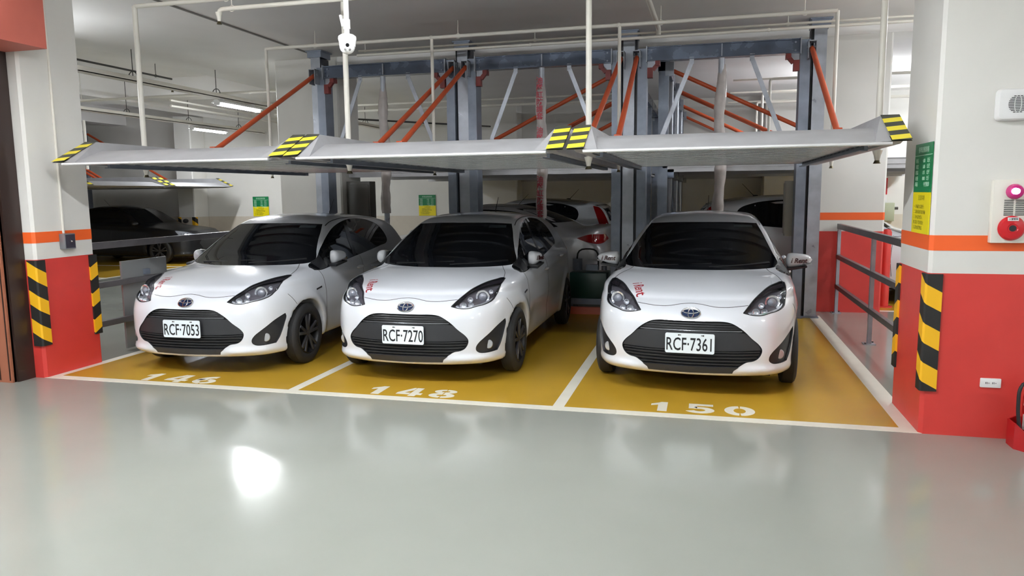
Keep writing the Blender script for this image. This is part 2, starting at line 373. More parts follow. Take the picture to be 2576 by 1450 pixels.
# brown shutter jamb and salmon lintel at the left edge
j = MB(); j.box(-6.30, -6.02, 5.22, 5.30, 0, 2.93); j.box(-6.30, -6.02, 5.20, 5.24, 0, 2.93)
JB = obj('door_1', j, M_BROWN, smooth=False); struct(JB, 'brown steel shutter jamb at the left edge')
j = MB(); j.box(-6.30, -5.995, 5.24, 5.418, 0, 2.93); obj('jamb_return', j, M_BROWND, JB, smooth=False)
for x in (-6.15, -6.04):
    j = MB(); j.box(x-.003, x+.003, 5.192, 5.2, .02, 2.93); obj('jamb_groove', j, M_BROWND, JB, smooth=False)
l = MB(); l.box(-6.6, -5.545, 3.2, 5.418, 2.93, CZ); struct(obj('trim_6', l, M_SALMON, smooth=False), 'salmon red lintel box at the upper left corner')
# ------------------------------------------------------------------ cars: smooth bodies from profile curves
def pchip(xs, ys):
    xs = np.array(xs, float); ys = np.array(ys, float); h = np.diff(xs); d = np.diff(ys)/h
    m = np.zeros_like(xs); m[0] = d[0]; m[-1] = d[-1]
    for i in range(1, len(xs)-1):
        if d[i-1]*d[i] > 0:
            w1 = 2*h[i]+h[i-1]; w2 = h[i]+2*h[i-1]; m[i] = (w1+w2)/(w1/d[i-1]+w2/d[i])
    def f(q):
        q = np.asarray(q, float); i = np.clip(np.searchsorted(xs, q)-1, 0, len(xs)-2)
        hh = h[i]; t = np.clip((q-xs[i])/hh, 0, 1); t2 = t*t; t3 = t2*t
        r = (2*t3-3*t2+1)*ys[i]+(t3-2*t2+t)*hh*m[i]+(-2*t3+3*t2)*ys[i+1]+(t3-t2)*hh*m[i+1]
        return r+np.where(q < xs[0], (q-xs[0])*m[0], 0)+np.where(q > xs[-1], (q-xs[-1])*m[-1], 0)
    return f
def smax(a, b, k):
    h = np.clip(.5+.5*(a-b)/k, 0, 1); return b+(a-b)*h+k*h*(1-h)
def smin(a, b, k): return -smax(-a, -b, k)
def sstep(a, b, x):
    t = np.clip((x-a)/(b-a), 0, 1); return t*t*(3-2*t)

HATCH = dict(
    plan=([0, .2, .35, .5, .6, .68, .74, .79, .83, .86], [0, .012, .035, .085, .135, .205, .295, .42, .60, .82]),
    rplan=([0, .3, .5, .65, .75, .8, .84], [0, .02, .06, .13, .23, .34, .5]),
    nose=([.15, .19, .24, .30, .40, .50, .58, .64, .69, .735, .78], [.10, .05, .025, .012, 0, .0, .006, .022, .045, .085, .16]),
    hood=([0, .06, .12, .22, .40, .60, .80, 1.0, 1.2, 1.5], [.62, .70, .752, .806, .866, .911, .942, .962, .975, .985]),
    side=([.14, .2, .3, .42, .55, .66, .76, .86, .93, 1.0], [.765, .79, .815, .832, .842, .842, .835, .818, .795, .765]),
    sidey=([0, .5, 1.0, 1.6, 2.3, 3.0, 3.4, 3.8, 4.0], [-.03, -.008, 0, -.004, -.004, .0, 0, -.02, -.04]),
    cab=([.9, 1.0, 1.2, 1.4, 1.6, 1.75, 1.9, 2.1, 2.3, 2.7, 3.1, 3.5, 3.8], [.90, .955, 1.073, 1.187, 1.29, 1.355, 1.402, 1.433, 1.445, 1.438, 1.412, 1.365, 1.31]),
    rear=([.2, .3, .5, .7, .85, .95, 1.05, 1.2, 1.3, 1.4], [3.90, 3.95, 3.985, 3.97, 3.945, 3.92, 3.87, 3.78, 3.71, 3.65]),
    wheels=(.78, 3.33), deckz=1.02, wr=.305, ar=.335, xm=1., belt=.93, sill=1.)
SEDAN = dict(
    plan=([0, .2, .35, .5, .6, .68, .74, .79, .83, .88], [0, .012, .035, .085, .135, .205, .295, .42, .60, .9]),
    rplan=([0, .3, .5, .65, .75, .8, .86], [0, .015, .05, .10, .19, .30, .55]),
    nose=([.15, .19, .24, .30, .40, .50, .58, .64, .69, .735, .78], [.10, .05, .025, .012, 0, .0, .004, .015, .03, .065, .13]),
    hood=([0, .06, .12, .22, .40, .70, 1.0, 1.3, 1.6, 3.2, 3.7, 4.1, 4.3, 4.45, 4.6], [.63, .71, .762, .81, .855, .905, .935, .955, .965, 1.02, 1.08, 1.10, 1.11, 1.11, 1.08]),
    side=([.14, .2, .3, .42, .55, .66, .76, .86, .95, 1.05], [.80, .83, .855, .87, .878, .878, .87, .85, .825, .78]),
    sidey=([0, .5, 1.0, 1.6, 2.3, 3.0, 3.4, 4.2, 4.6], [-.03, -.008, 0, -.002, -.002, .0, 0, -.02, -.05]),
    cab=([1.1, 1.25, 1.5, 1.8, 2.0, 2.2, 2.5, 2.9, 3.2, 3.5, 3.8, 4.0, 4.2], [.90, .965, 1.10, 1.255, 1.345, 1.405, 1.445, 1.44, 1.40, 1.32, 1.21, 1.12, 1.03]),
    rear=([.2, .3, .5, .7, .85, .95, 1.05, 1.1, 1.2, 1.4], [4.48, 4.54, 4.58, 4.58, 4.56, 4.545, 4.56, 4.565, 4.4, 4.2]),
    wheels=(.88, 3.55), deckz=1.2, wr=.32, ar=.35, xm=1.03, belt=.95, sill=1.)
def body_fn(D):
    plan, rplan, nose, hood, side, sidey, cab, rear = [pchip(*D[k]) for k in ('plan', 'rplan', 'nose', 'hood', 'side', 'sidey', 'cab', 'rear')]
    w0, w1 = D['wheels']; wr = D['wr']; bt = D['belt']
    def f(P):
        x = np.abs(P[..., 0]); y = P[..., 1]; z = P[..., 2]
        ff = nose(np.minimum(z, .78))+plan(x)-y-.03*np.exp(-((z-.235)/.035)**2)*sstep(.30, .5, x)
        top = z-hood(y)+.035*(x/.75)**2*sstep(.0, .5, y)+.015*(x/.75)**2
        bulge = .018*np.exp(-((np.hypot(y-w0, z-.31)-.37)/.05)**2)+.018*np.exp(-((np.hypot(y-w1, z-.31)-.37)/.05)**2)
        s = x-(side(z)+sidey(y)+bulge)+.016*np.exp(-((z-.43)/.10)**2)*sstep(1.15, 1.5, y)*(1-sstep(w1-.6, w1-.35, y))
        s = s-.010*np.exp(-((z-(.79+.05*(y-1.2)))/.035)**2)*sstep(1.2, 1.9, y)
        r = y-(rear(z)-rplan(x))
        zb = .185+.03*sstep(.5, 1.2, y)+.05*sstep(w1, w1+.55, y)
        low = smax(ff, top, .10); low = smax(low, s*.97, .10); low = smax(low, r, .08); low = smax(low, z-D['deckz'], .05)
        ysh = y-.243*(x/.8)**2*(1-sstep(1.6, 2.1, y))
        c1 = (z-cab(ysh)+.055*(x/.6)**2*sstep(1.5, 2.2, y))*.88
        c2 = (x-(.79*D['xm']-.50*np.maximum(z-bt, -.02)-.22*np.maximum(z-bt, 0)**2-.03*sstep(2.4, 3.8, y)-.03*sstep(1.6, .9, y)))*.88
        c3 = (y-(rear(z)-.6*rplan(x)))*.85
        cb = smax(smax(smax(c1, c2, .07), c3, .06), .6-z, .02)
        b = smax(smin(low, cb, .05), zb-z, .03)
        for yw in (w0, w1):
            b = smax(b, -np.maximum(np.hypot(y-yw, z-wr)-D['ar'], .52-x), .012)
        return b
    return f
def grad(f, P, h=2e-3):
    g = np.stack([(f(P+np.eye(3)[i]*h)-f(P-np.eye(3)[i]*h))/(2*h) for i in range(3)], -1)
    return g, np.linalg.norm(g, axis=-1, keepdims=True)+1e-9
def surface_nets(f, lo, hi, n):
    ax = [np.linspace(lo[i], hi[i], n[i]) for i in range(3)]
    V = np.empty(n)
    for i in range(n[0]):                                     # slice by slice keeps memory small
        G = np.stack(np.meshgrid([ax[0][i]], ax[1], ax[2], indexing='ij'), -1); V[i] = f(G)[0]
    S = V < 0; c = np.zeros([k-1 for k in n], int)
    for a in (0, 1):
        for b in (0, 1):
            for d in (0, 1): c += S[a:n[0]-1+a, b:n[1]-1+b, d:n[2]-1+d]
    act = (c > 0) & (c < 8); idx = -np.ones(act.shape, int); ids = np.argwhere(act); idx[act] = np.arange(len(ids))
    acc = np.zeros((len(ids), 3)); cnt = np.zeros(len(ids))
    corners = [(a, b, d) for a in (0, 1) for b in (0, 1) for d in (0, 1)]
    for p in corners:
        for k in range(3):
            if p[k]: continue
            q = list(p); q[k] = 1
            va = V[tuple((ids+p).T)]; vb = V[tuple((ids+q).T)]; m = (va < 0) != (vb < 0)
            t = np.where(m, va/np.where(va == vb, 1, va-vb), 0)
            pos = np.array(p, float)[None]+np.zeros((len(ids), 3)); pos[:, k] += t
            acc[m] += pos[m]; cnt[m] += 1
    st = np.array([a[1]-a[0] for a in ax]); P = np.array(lo)+(ids+acc/cnt[:, None])*st
    F = []
    for k in range(3):
        a, b = (k+1) % 3, (k+2) % 3
        s0 = [slice(None)]*3; s1 = [slice(None)]*3; s0[k] = slice(0, -1); s1[k] = slice(1, None)
        s0, s1 = tuple(s0), tuple(s1)
        E = np.argwhere(S[s0] != S[s1]); E = E[(E[:, a] > 0) & (E[:, b] > 0) & (E[:, a] < n[a]-1) & (E[:, b] < n[b]-1)]
        sg = S[s0][tuple(E.T)]
        def cell(da, db):
            e = E.copy(); e[:, a] += da; e[:, b] += db; return idx[tuple(e.T)]
        q = np.stack([cell(-1, -1), cell(0, -1), cell(0, 0), cell(-1, 0)], 1)
        q[~sg] = q[~sg][:, ::-1]; F.append(q)
    for _ in range(3):
        g, gn = grad(f, P); v = f(P); P = P-np.clip(v/gn[:, 0], -.01, .01)[:, None]*g/gn
    return P, np.concatenate(F)
def spline(pts, step=.012, corner=50):
    """closed outline through the points; sharp where the turn is sharper than corner degrees"""
    P = np.array(pts, float); n = len(P); out = []
    T = np.zeros_like(P)
    for i in range(n):
        a = P[i]-P[i-1]; b = P[(i+1) % n]-P[i]; la, lb = np.linalg.norm(a), np.linalg.norm(b)
        ang = math.degrees(math.acos(np.clip(a@b/(la*lb), -1, 1)))
        T[i] = 0 if ang > corner else (a/la+b/lb)/2
    for i in range(n):
        j = (i+1) % n; L = np.linalg.norm(P[j]-P[i]); m = max(1, int(L/step))
        for k in range(m):
            t = k/m; h1 = 2*t**3-3*t*t+1; h2 = t**3-2*t*t+t; h3 = -2*t**3+3*t*t; h4 = t**3-t*t
            out.append(h1*P[i]+h2*L*T[i]+h3*P[j]+h4*L*T[j])
    return np.array(out)
def inside(poly, Q):
    x, y = Q[:, 0], Q[:, 1]; r = np.zeros(len(Q), bool); n = len(poly)
    for i in range(n):
        (x0, y0), (x1, y1) = poly[i-1], poly[i]
        c = ((y0 > y) != (y1 > y)); r ^= c & (x < (x1-x0)*(y-y0)/(y1-y0+1e-12)+x0)
    return r
def cast(f, Q, mode, lim):
    """lift 2d points to the body: 'front' (x,z)->y, 'side' (y,z)->x, 'top' (x,y)->z"""
    n = 90; N = len(Q); a, b = lim; ts = np.linspace(a, b, n)
    def P(t):
        if mode == 'front' or mode == 'back': return np.stack([Q[:, 0], t, Q[:, 1]], -1)
        if mode == 'side': return np.stack([t, Q[:, 0], Q[:, 1]], -1)
        return np.stack([Q[:, 0], Q[:, 1], t], -1)
    lo = np.full(N, a, float); hi = np.full(N, b, float); done = np.zeros(N, bool)
    for i in range(1, n):
        v = f(P(np.full(N, ts[i]))) < 0; new = v & ~done; lo[new] = ts[i-1]; hi[new] = ts[i]; done |= v
    for _ in range(24):
        m = (lo+hi)/2; v = f(P(m)) < 0; hi = np.where(v, m, hi); lo = np.where(v, lo, m)
    p = P((lo+hi)/2); g, gn = grad(f, p); return p, g/gn
def tri_fill(poly, step):
    lo, hi = poly.min(0), poly.max(0)
    gx, gy = np.meshgrid(np.arange(lo[0]+step/2, hi[0], step), np.arange(lo[1]+step/2, hi[1], step)); Q = np.stack([gx.ravel(), gy.ravel()], 1)
    Q = Q[inside(poly, Q)]
    d = np.min(np.linalg.norm(Q[:, None]-poly[None], axis=2), 1) if len(Q) else np.zeros(0); Q = Q[d > step*.5]
    allp = np.concatenate([poly, Q]); n = len(poly)
    vs, es, fs, *_ = delaunay_2d_cdt([Vector(p) for p in allp], [], [list(range(n))], 1, 1e-6)
    return np.array([list(v) for v in vs]), [tuple(q) for q in fs]
LIMS = {'front': (-.1, 2.4), 'side': (.97, .3), 'top': (1.6, .3), 'back': (4.75, 2.6)}
def patch(f, outline, mode, off, thick, step=.03, sp=True, osteps=.012, mirror=False, corner=50):
    """a shell piece lying on the body: outer face at +off, inner face at off-thick along the normal"""
    poly = spline(outline, osteps, corner) if sp else spline(outline, .02, -1)
    V, F = tri_fill(poly, step); P, N = cast(f, V, mode, LIMS[mode])
    A = P+N*off; B = P+N*(off-thick); n = len(A)
    if mirror: A = A*[-1, 1, 1]; B = B*[-1, 1, 1]
    ed = {}
    for t in F:
        for i in range(3):
            a, b = t[i], t[(i+1) % 3]; ed[(a, b)] = 1
    bd = [e for e in ed if (e[1], e[0]) not in ed]
    mb = MB(); mb.add(np.concatenate([A, B]).tolist(), [tuple(t) for t in F]+[tuple(i+n for i in t[::-1]) for t in F]+[(a, a+n, b+n, b) for a, b in bd])
    return mb
def ribbon(f, pts, mode, width, off=.0012, mirror=False, step=.02):
    """thin strip along an open curve on the body (panel gaps)"""
    P = np.array(pts, float); L = np.r_[0, np.cumsum(np.linalg.norm(np.diff(P, axis=0), axis=1))]
    fx, fy = pchip(L, P[:, 0]), pchip(L, P[:, 1]); t = np.linspace(0, L[-1], max(3, int(L[-1]/step))); Q = np.stack([fx(t), fy(t)], 1)
    C, N = cast(f, Q, mode, LIMS[mode]); T = np.gradient(C, axis=0); S = np.cross(T, N); S /= np.linalg.norm(S, axis=1, keepdims=True)
    R = [C+S*width/2+N*off, C-S*width/2+N*off, C-S*width/2-N*.004, C+S*width/2-N*.004]
    if mirror: R = [r*[-1, 1, 1] for r in R]
    k = len(C); vs = np.stack(R, 1).reshape(-1, 3).tolist(); fs = []
    for i in range(k-1):
        for j in range(4): fs.append((i*4+j, i*4+(j+1) % 4, (i+1)*4+(j+1) % 4, (i+1)*4+j))
    return MB().add(vs, fs+[(0, 1, 2, 3), tuple((k-1)*4+j for j in (3, 2, 1, 0))])
def drape(f, me, mode, place, off=.001):
    """bend flat lettering (xy plane) onto the body; place maps (u,v) to the 2d plane of mode"""
    n = len(me.vertices); co = np.empty(n*3); me.vertices.foreach_get('co', co); co = co.reshape(-1, 3)
    Q = np.array([place(u, v) for u, v in co[:, :2]]); P, N = cast(f, Q, mode, LIMS[mode]); P = P+N*(off+co[:, 2:3])
    me.vertices.foreach_set('co', P.ravel()); me.update(); return me

M_CARW = mat('pearl_white_paint', srgb(217, 220, 226), .28, coat=1.)
M_GLASS = mat('tinted_glass', srgb(13, 15, 19), .025, spec=.6)
M_GLASS.node_tree.nodes['Principled BSDF'].inputs['Coat Weight'].default_value = .0
M_TYRE = mat('tyre_rubber', srgb(30, 30, 31), .7)
M_RIM = mat('dark_alloy', srgb(88, 88, 92), .35, metal=.7)
M_LENS = clear_mat('clear_lens', (.97, .98, 1, 1), .035)
M_HLIN = mat('headlamp_housing', srgb(112, 108, 114), .2, metal=.4)
M_SILV = mat('silver_reflector', srgb(228, 229, 234), .14, metal=.75)
M_SMOKE = mat('smoked_trim', srgb(40, 36, 40), .2)
M_PLATE = mat('plate_white', srgb(226, 234, 238), .35)
M_PLTXT = mat('plate_black', srgb(20, 22, 26), .5)
M_LOGO = mat('logo_red', srgb(150, 30, 40), .4)
M_LOGOD = mat('logo_dark', srgb(72, 34, 36), .4)
M_BADGE = mat('badge_blue', srgb(22, 36, 66), .15)
M_TAIL = mat('tail_red', srgb(150, 16, 20), .12, coat=.6)
M_SLAT = mat('slat_black', srgb(30, 31, 34), .6)
M_STRIP = mat('dim_chrome', srgb(150, 152, 158), .2, metal=.8)
M_SEAM = mat('panel_gap', srgb(58, 58, 58), .6)

HL = [(.400, .693), (.432, .731), (.468, .771), (.525, .822), (.600, .862), (.662, .8775), (.715, .884), (.732, .872), (.733, .845), (.730, .81), (.722, .768), (.714, .733), (.668, .704), (.60, .689), (.546, .675), (.487, .675), (.44, .683)]
FOG = [(.790, .553), (.794, .525), (.787, .46), (.776, .39), (.763, .335), (.745, .288), (.68, .282), (.63, .289), (.604, .312), (.604, .343), (.626, .380), (.664, .418), (.705, .458), (.748, .508)]
GRH = [(0, .629), (.13, .629), (.26, .6285), (.308, .620), (.357, .597), (.41, .558), (.467, .50), (.528, .443), (.549, .405), (.545, .375), (.52, .335), (.482, .314), (.436, .307), (.383, .275), (.338, .238), (.328, .214), (.1, .210)]
GRILLE = GRH+[(-a, b) for a, b in GRH[:0:-1]]
WSH = [(0, 1.345), (.30, 1.342), (.512, 1.331), (.556, 1.26), (.603, 1.17), (.655, 1.07), (.697, .995), (.700, .968), (.66, .957), (.56, .950), (.3, .949)]
WIND = WSH+[(0, .951)]+[(-a, b) for a, b in WSH[:0:-1]]
SIDEW = [(1.06, .893), (1.15, .886), (1.47, .912), (1.93, .948), (2.48, .987), (2.9, 1.02), (3.16, 1.045), (3.23, 1.085), (3.25, 1.16), (3.21, 1.245), (3.02, 1.322), (2.75, 1.36), (2.45, 1.365), (2.15, 1.335), (1.84, 1.27), (1.6, 1.18), (1.42, 1.09), (1.25, .99), (1.06, .92)]

def build_hatch():
    """parts (name, mesh, [sub-parts]) of the white hatchback, nose at y=0, ground z=0"""
    f = body_fn(HATCH); parts = []
    P, F = surface_nets(f, (-.93, -.06, .12), (.93, 4.06, 1.50), (118, 206, 98))
    me = bpy.data.meshes.new('body'); me.from_pydata(P.tolist(), [], F.tolist()); me.materials.append(M_CARW); me.materials.append(M_BLACKP); finish(me, False)
    bo = link('body', me); cs = []
    for mb in (patch(f, GRILLE, 'front', .06, .09, .05), patch(f, FOG, 'front', .05, .075, .04), patch(f, FOG, 'front', .05, .075, .04, mirror=True),
               patch(f, HL, 'front', .03, .11, .04), patch(f, HL, 'front', .03, .11, .04, mirror=True),
               patch(f, WIND, 'front', .02, .05, .06), patch(f, SIDEW, 'side', .02, .05, .08), patch(f, SIDEW, 'side', .02, .05, .08, mirror=True)):
        co = link('cutter', mb.mesh('cutter', [M_BLACKP], smooth=False)); cs.append(co)
        md = bo.modifiers.new('cut', 'BOOLEAN'); md.operation = 'DIFFERENCE'; md.object = co; md.solver = 'EXACT'; md.material_mode = 'TRANSFER'
    dg = bpy.context.evaluated_depsgraph_get(); me2 = bpy.data.meshes.new_from_object(bo.evaluated_get(dg)); me2.name = 'body'
    for o in [bo]+cs: bpy.data.objects.remove(o)
    me2.shade_smooth(); me2.set_sharp_from_angle(angle=math.radians(38))
    parts.append(('body', me2, []))
    # underside and wheel wells
    u = MB(); u.box(-.62, .62, .25, 3.8, .17, .30); parts.append(('underbody', u.mesh('underbody', M_BLACK), []))
    # glass
    ws = patch(f, WIND, 'front', -.003, .003, .05).mesh('windshield', M_GLASS)
    band = patch(f, [(.30, 1.322), (.47, 1.317), (.475, 1.296), (.30, 1.30)], 'front', -.0015, .0015, .05, sp=False).mesh('sunshade_label', mat('smoke_label', srgb(52, 62, 66), .4))
    tagm = patch(f, [(.575, 1.005), (.625, 1.005), (.632, .99), (.58, .99)], 'front', -.0015, .0015, .03, sp=False).mesh('windshield_tag', mat('tag_grey', srgb(150, 152, 156), .4))
    parts.append(('windshield', ws, [('sunshade_label', band), ('windshield_tag', tagm)]))
    for mir in (False, True):
        sg = patch(f, SIDEW, 'side', -.003, .003, .06, mirror=mir).mesh('side_window', M_GLASS)
        bp = patch(f, [(2.26, 1.36), (2.36, 1.364), (2.20, 1.15), (2.10, .965), (2.02, .957), (2.10, 1.15)], 'side', -.0015, .0015, .05, sp=False, mirror=mir).mesh('door_pillar', M_BLACKG)
        sail = patch(f, [(1.06, .893), (1.10, .888), (1.30, .90), (1.33, 1.035), (1.25, .99), (1.06, .92)], 'side', -.001, .002, .04, sp=False, mirror=mir).mesh('mirror_sail', M_BLACKP)
        parts.append(('side_window', sg, [('door_pillar', bp), ('mirror_sail', sail)]))
    # grille
    g = patch(f, GRILLE, 'front', -.026, .004, .05).mesh('grille', mat('grille_black', srgb(16, 16, 18), .35)); sub = []
    def clip(z, lo, hi):                                          # half width of the grille opening at height z
        q = spline(GRILLE, .01); xs = q[np.abs(q[:, 1]-z) < .012][:, 0]; return min(np.abs(xs).max()-.012 if len(xs) else lo, hi)
    def hbar(z, w, h, off, th, m, nm):
        return (nm, patch(f, [(-w, z-h/2), (w, z-h/2), (w, z+h/2), (-w, z+h/2)], 'front', off, th, .04, sp=False).mesh(nm, m))
    ph = [(.0, .548), (.37, .548), (.425, .538), (.47, .495), (.527, .438), (.546, .402), (.10, .398)]
    sub.append(('number_panel', patch(f, ph+[(-a, b) for a, b in ph[:0:-1]], 'front', -.006, .02, .05, sp=False).mesh('number_panel', M_BLACKP)))
    sub.append(hbar(.556, .395, .006, .0, .02, M_STRIP, 'chrome_strip'))
    for z in (.575, .594, .613): sub.append(hbar(z, clip(z, .3, .5), .006, -.010, .012, M_SLAT, 'slat'))
    for z in (.285, .312, .339, .366, .388): sub.append(hbar(z, clip(z, .3, .6), .010, -.008, .015, M_SLAT, 'slat'))
    lp = [(-.328, .214), (.328, .214), (.338, .238), (.375, .266), (-.375, .266), (-.338, .238)]
    sub.append(('lower_lip', patch(f, lp, 'front', .002, .03, .05, sp=False).mesh('lower_lip', M_BLACKP)))
    parts.append(('grille', g, sub))
    # fog lamps and headlamps
    for mir in (False, True):
        sx = -1 if mir else 1
        fp = patch(f, FOG, 'front', -.016, .004, .03, mirror=mir).mesh('fog_lamp_bezel', M_BLACKP)
        c, cn = cast(f, np.array([[.700, .350]]), 'front', LIMS['front']); c = c[0]-cn[0]*.020
        fl = MB(); fl.lathe([(.041, .022), (.041, .0), (.034, -.006), (.0, -.008)], (sx*c[0], c[1], c[2]), (-.45*sx, 1, 0), 24)
        parts.append(('fog_lamp_bezel', fp, [('fog_lamp', fl.mesh('fog_lamp', mat('fog_lens', srgb(190, 192, 196), .12, metal=.5)))]))
        hin = patch(f, HL, 'front', -.040, .004, .025, mirror=mir).mesh('headlamp', M_HLIN); hs = []
        def at(x, z, back):
            p, nn = cast(f, np.array([[x, z]]), 'front', LIMS['front']); p = p[0]-nn[0]*back; return Vector((sx*p[0], p[1], p[2]))
        ax = Vector((.22*sx, -1, .05))
        pj = MB(); o = at(.625, .775, .026); pj.lathe([(.040, .0), (.056, .006), (.061, .014), (.058, .020), (.046, .016), (.038, .004)], o, ax, 28)
        hs.append(('projector_ring', pj.mesh('projector_ring', M_SILV)))
        pl = MB(); pl.lathe([(.036, .006), (.033, .016), (.024, .024), (.012, .029), (.0005, .031)], o, ax, 24)
        hs.append(('projector_lens', pl.mesh('projector_lens', mat('lens_grey', srgb(150, 152, 160), .1, metal=.3))))
        for (x, z, r) in ((.535, .758, .024), (.495, .712, .030), (.56, .712, .026), (.452, .702, .016), (.685, .80, .020)):
            q = MB(); oo = at(x, z, .022); q.lathe([(r, .016), (r*.8, .006), (r*.4, .0), (.001, -.001)], oo, ax, 18)
            hs.append(('reflector', q.mesh('reflector', M_SILV)))
        up = [(.408, .700), (.44, .733), (.472, .772), (.527, .820), (.600, .858), (.662, .873), (.712, .879), (.722, .862), (.66, .853), (.60, .842), (.54, .812), (.482, .766), (.443, .728)]
        hs.append(('upper_trim', patch(f, up, 'front', -.010, .006, .03, mirror=mir).mesh('upper_trim', M_SMOKE)))
        lo2 = [(.43, .688), (.487, .681), (.546, .681), (.60, .695), (.665, .711), (.703, .738), (.708, .756), (.66, .724), (.60, .706), (.546, .693), (.487, .691)]
        hs.append(('light_guide', patch(f, lo2, 'front', -.012, .006, .03, mirror=mir).mesh('light_guide', M_SILV)))
        edge = [tuple(p) for p in spline(HL, .02)]
        hs.append(('lens_cover', patch(f, HL, 'front', .001, .002, .03, mirror=mir).mesh('lens_cover', M_LENS)))
        rim = ribbon(f, edge+[edge[0]], 'front', .007, .002, mirror=mir).mesh('lamp_gasket', M_BLACK)
        hs.append(('lamp_gasket', rim))
        parts.append(('headlamp', hin, hs))
    # panel gaps
    sm = [(0, .754), (.035, .752), (.082, .748), (.13, .740), (.18, .733), (.22, .7305), (.28, .731), (.35, .737), (.435, .745)]
    parts.append(('hood_gap', ribbon(f, [(-a, b) for a, b in sm[:0:-1]]+sm, 'front', .005).mesh('hood_gap', M_SEAM), []))
    for mir in (False, True):
        parts.append(('hood_gap', ribbon(f, [(.712, .70), (.68, .86), (.645, .97), (.612, 1.05), (.595, 1.10)], 'top', .005, mirror=mir).mesh('hood_gap', M_SEAM), []))
        parts.append(('roof_gap', ribbon(f, [(.545, 1.80), (.523, 2.0), (.505, 2.3), (.495, 2.8), (.49, 3.4)], 'top', .010, mirror=mir).mesh('roof_gap', M_BLACK), []))
        parts.append(('door_gap', ribbon(f, [(1.12, .885), (1.16, .80), (1.185, .60), (1.175, .40), (1.20, .28)], 'side', .005, mirror=mir).mesh('door_gap', M_SEAM), []))
        parts.append(('door_gap', ribbon(f, [(2.16, .955), (2.14, .80), (2.135, .55), (2.15, .28)], 'side', .005, mirror=mir).mesh('door_gap', M_SEAM), []))
        parts.append(('bumper_gap', ribbon(f, [(.50, .725), (.56, .665), (.60, .615)], 'side', .004, mirror=mir).mesh('bumper_gap', M_SEAM), []))
        sx = -1 if mir else 1
        for y, z in ((2.05, .835), (2.93, .905)):
            h = MB(); h.ball((sx*.842, y, z), .1, 14, 8, (.22, .95, .20)); parts.append(('door_handle', h.mesh('door_handle', M_CARW), []))
        bd = patch(f, [(.97, .702), (1.09, .716), (1.09, .732), (.975, .718)], 'side', .004, .006, .04, sp=False, mirror=mir).mesh('fender_badge', M_SMOKE); parts.append(('fender_badge', bd, []))
        # door mirror: tapered shell on a black foot
        mm = MB(); nu, nv = 20, 14; vs = []; fs = []
        for i in range(nv+1):
            t = i/nv; xx = .775+.235*t; hgt = (.074-.012*t)*math.sqrt(max(0, 1-abs(2*t-.92)**5*.9))*(1-.35*t*t); dep = .085*(1-.25*t)*math.sqrt(max(0.02, 1-abs(2*t-1)**4)); zc = .998+.006*t
            if i in (0, nv): hgt *= .35; dep *= .5
            for j in range(nu):
                a = 2*PI*j/nu; ca, sa = math.cos(a), math.sin(a)
                vs.append((sx*xx, 1.43-dep*(max(ca, 0)**.8 if ca > 0 else -abs(ca)**.8*.45)+.05*t, zc+hgt*(abs(sa)**.75)*(1 if sa > 0 else -1)))
        for i in range(nv):
            for j in range(nu): fs.append((i*nu+j, i*nu+(j+1) % nu, (i+1)*nu+(j+1) % nu, (i+1)*nu+j))
        fs += [tuple(range(nu)), tuple(nv*nu+j for j in range(nu))]; mm.add(vs, fs)
        foot = MB(); foot.add([(sx*.74, 1.30, .905), (sx*.74, 1.48, .905), (sx*.74, 1.48, .93), (sx*.74, 1.30, .93), (sx*.96, 1.38, .937), (sx*.96, 1.48, .937), (sx*.96, 1.48, .952), (sx*.96, 1.38, .952)],
                              [(0, 1, 2, 3), (4, 5, 6, 7), (0, 1, 5, 4), (1, 2, 6, 5), (2, 3, 7, 6), (3, 0, 4, 7)])
        tl = MB(); tl.add([(sx*.90, 1.365, .962), (sx*1.00, 1.42, .985), (sx*1.005, 1.43, .970), (sx*.91, 1.38, .950), (sx*.90, 1.40, .962), (sx*1.00, 1.45, .985), (sx*1.005, 1.46, .970), (sx*.91, 1.41, .950)],
                          [(0, 1, 2, 3), (4, 5, 6, 7), (0, 1, 5, 4), (1, 2, 6, 5), (2, 3, 7, 6), (3, 0, 4, 7)])
        mg = MB(); mg.prism([(.795+.195*(.5+.5*math.cos(a)), 1.0+.052*math.sin(a)) for a in [2*PI*i/24 for i in range(24)]], lambda u, v, h: (sx*u, h+.045*(u-.795)/.2, v), 1.475, 1.500)
        parts.append(('door_mirror', mm.mesh('door_mirror', M_CARW, ang=60), [('mirror_foot', foot.mesh('mirror_foot', M_BLACKP)), ('turn_signal', tl.mesh('turn_signal', M_CHROME)), ('mirror_glass', mg.mesh('mirror_glass', M_GLASS))]))
        # tail lamps
        tl2 = patch(f, [(.56, .98), (.70, .99), (.75, .93), (.76, .80), (.66, .76), (.60, .80)], 'back', .004, .01, .05, mirror=mir).mesh('tail_lamp', M_TAIL); parts.append(('tail_lamp', tl2, []))
        # wheels
        for yw in HATCH['wheels']: parts.append(wheel_parts(sx, yw, .298, .305, .70, .845))
    rg = patch(f, [(-.50, 1.30), (.50, 1.30), (.60, 1.03), (-.60, 1.03)], 'back', .003, .006, .06).mesh('rear_window', M_GLASS); parts.append(('rear_window', rg, []))
    # emblem: three ovals on a blue shield
    p, nn = cast(f, np.array([[0., .685]]), 'front', LIMS['front']); p = Vector(p[0]); nz = Vector(nn[0]); upv = Vector((0, nz.z, -nz.y)).normalized()
    if upv.z < 0: upv = -upv
    def oval(cx, cz, a, b, r, lift):
        return [p+nz*lift+Vector((1, 0, 0))*(cx+a*math.cos(t))+upv*(cz+b*math.sin(t)) for t in [2*PI*i/36 for i in range(36)]]
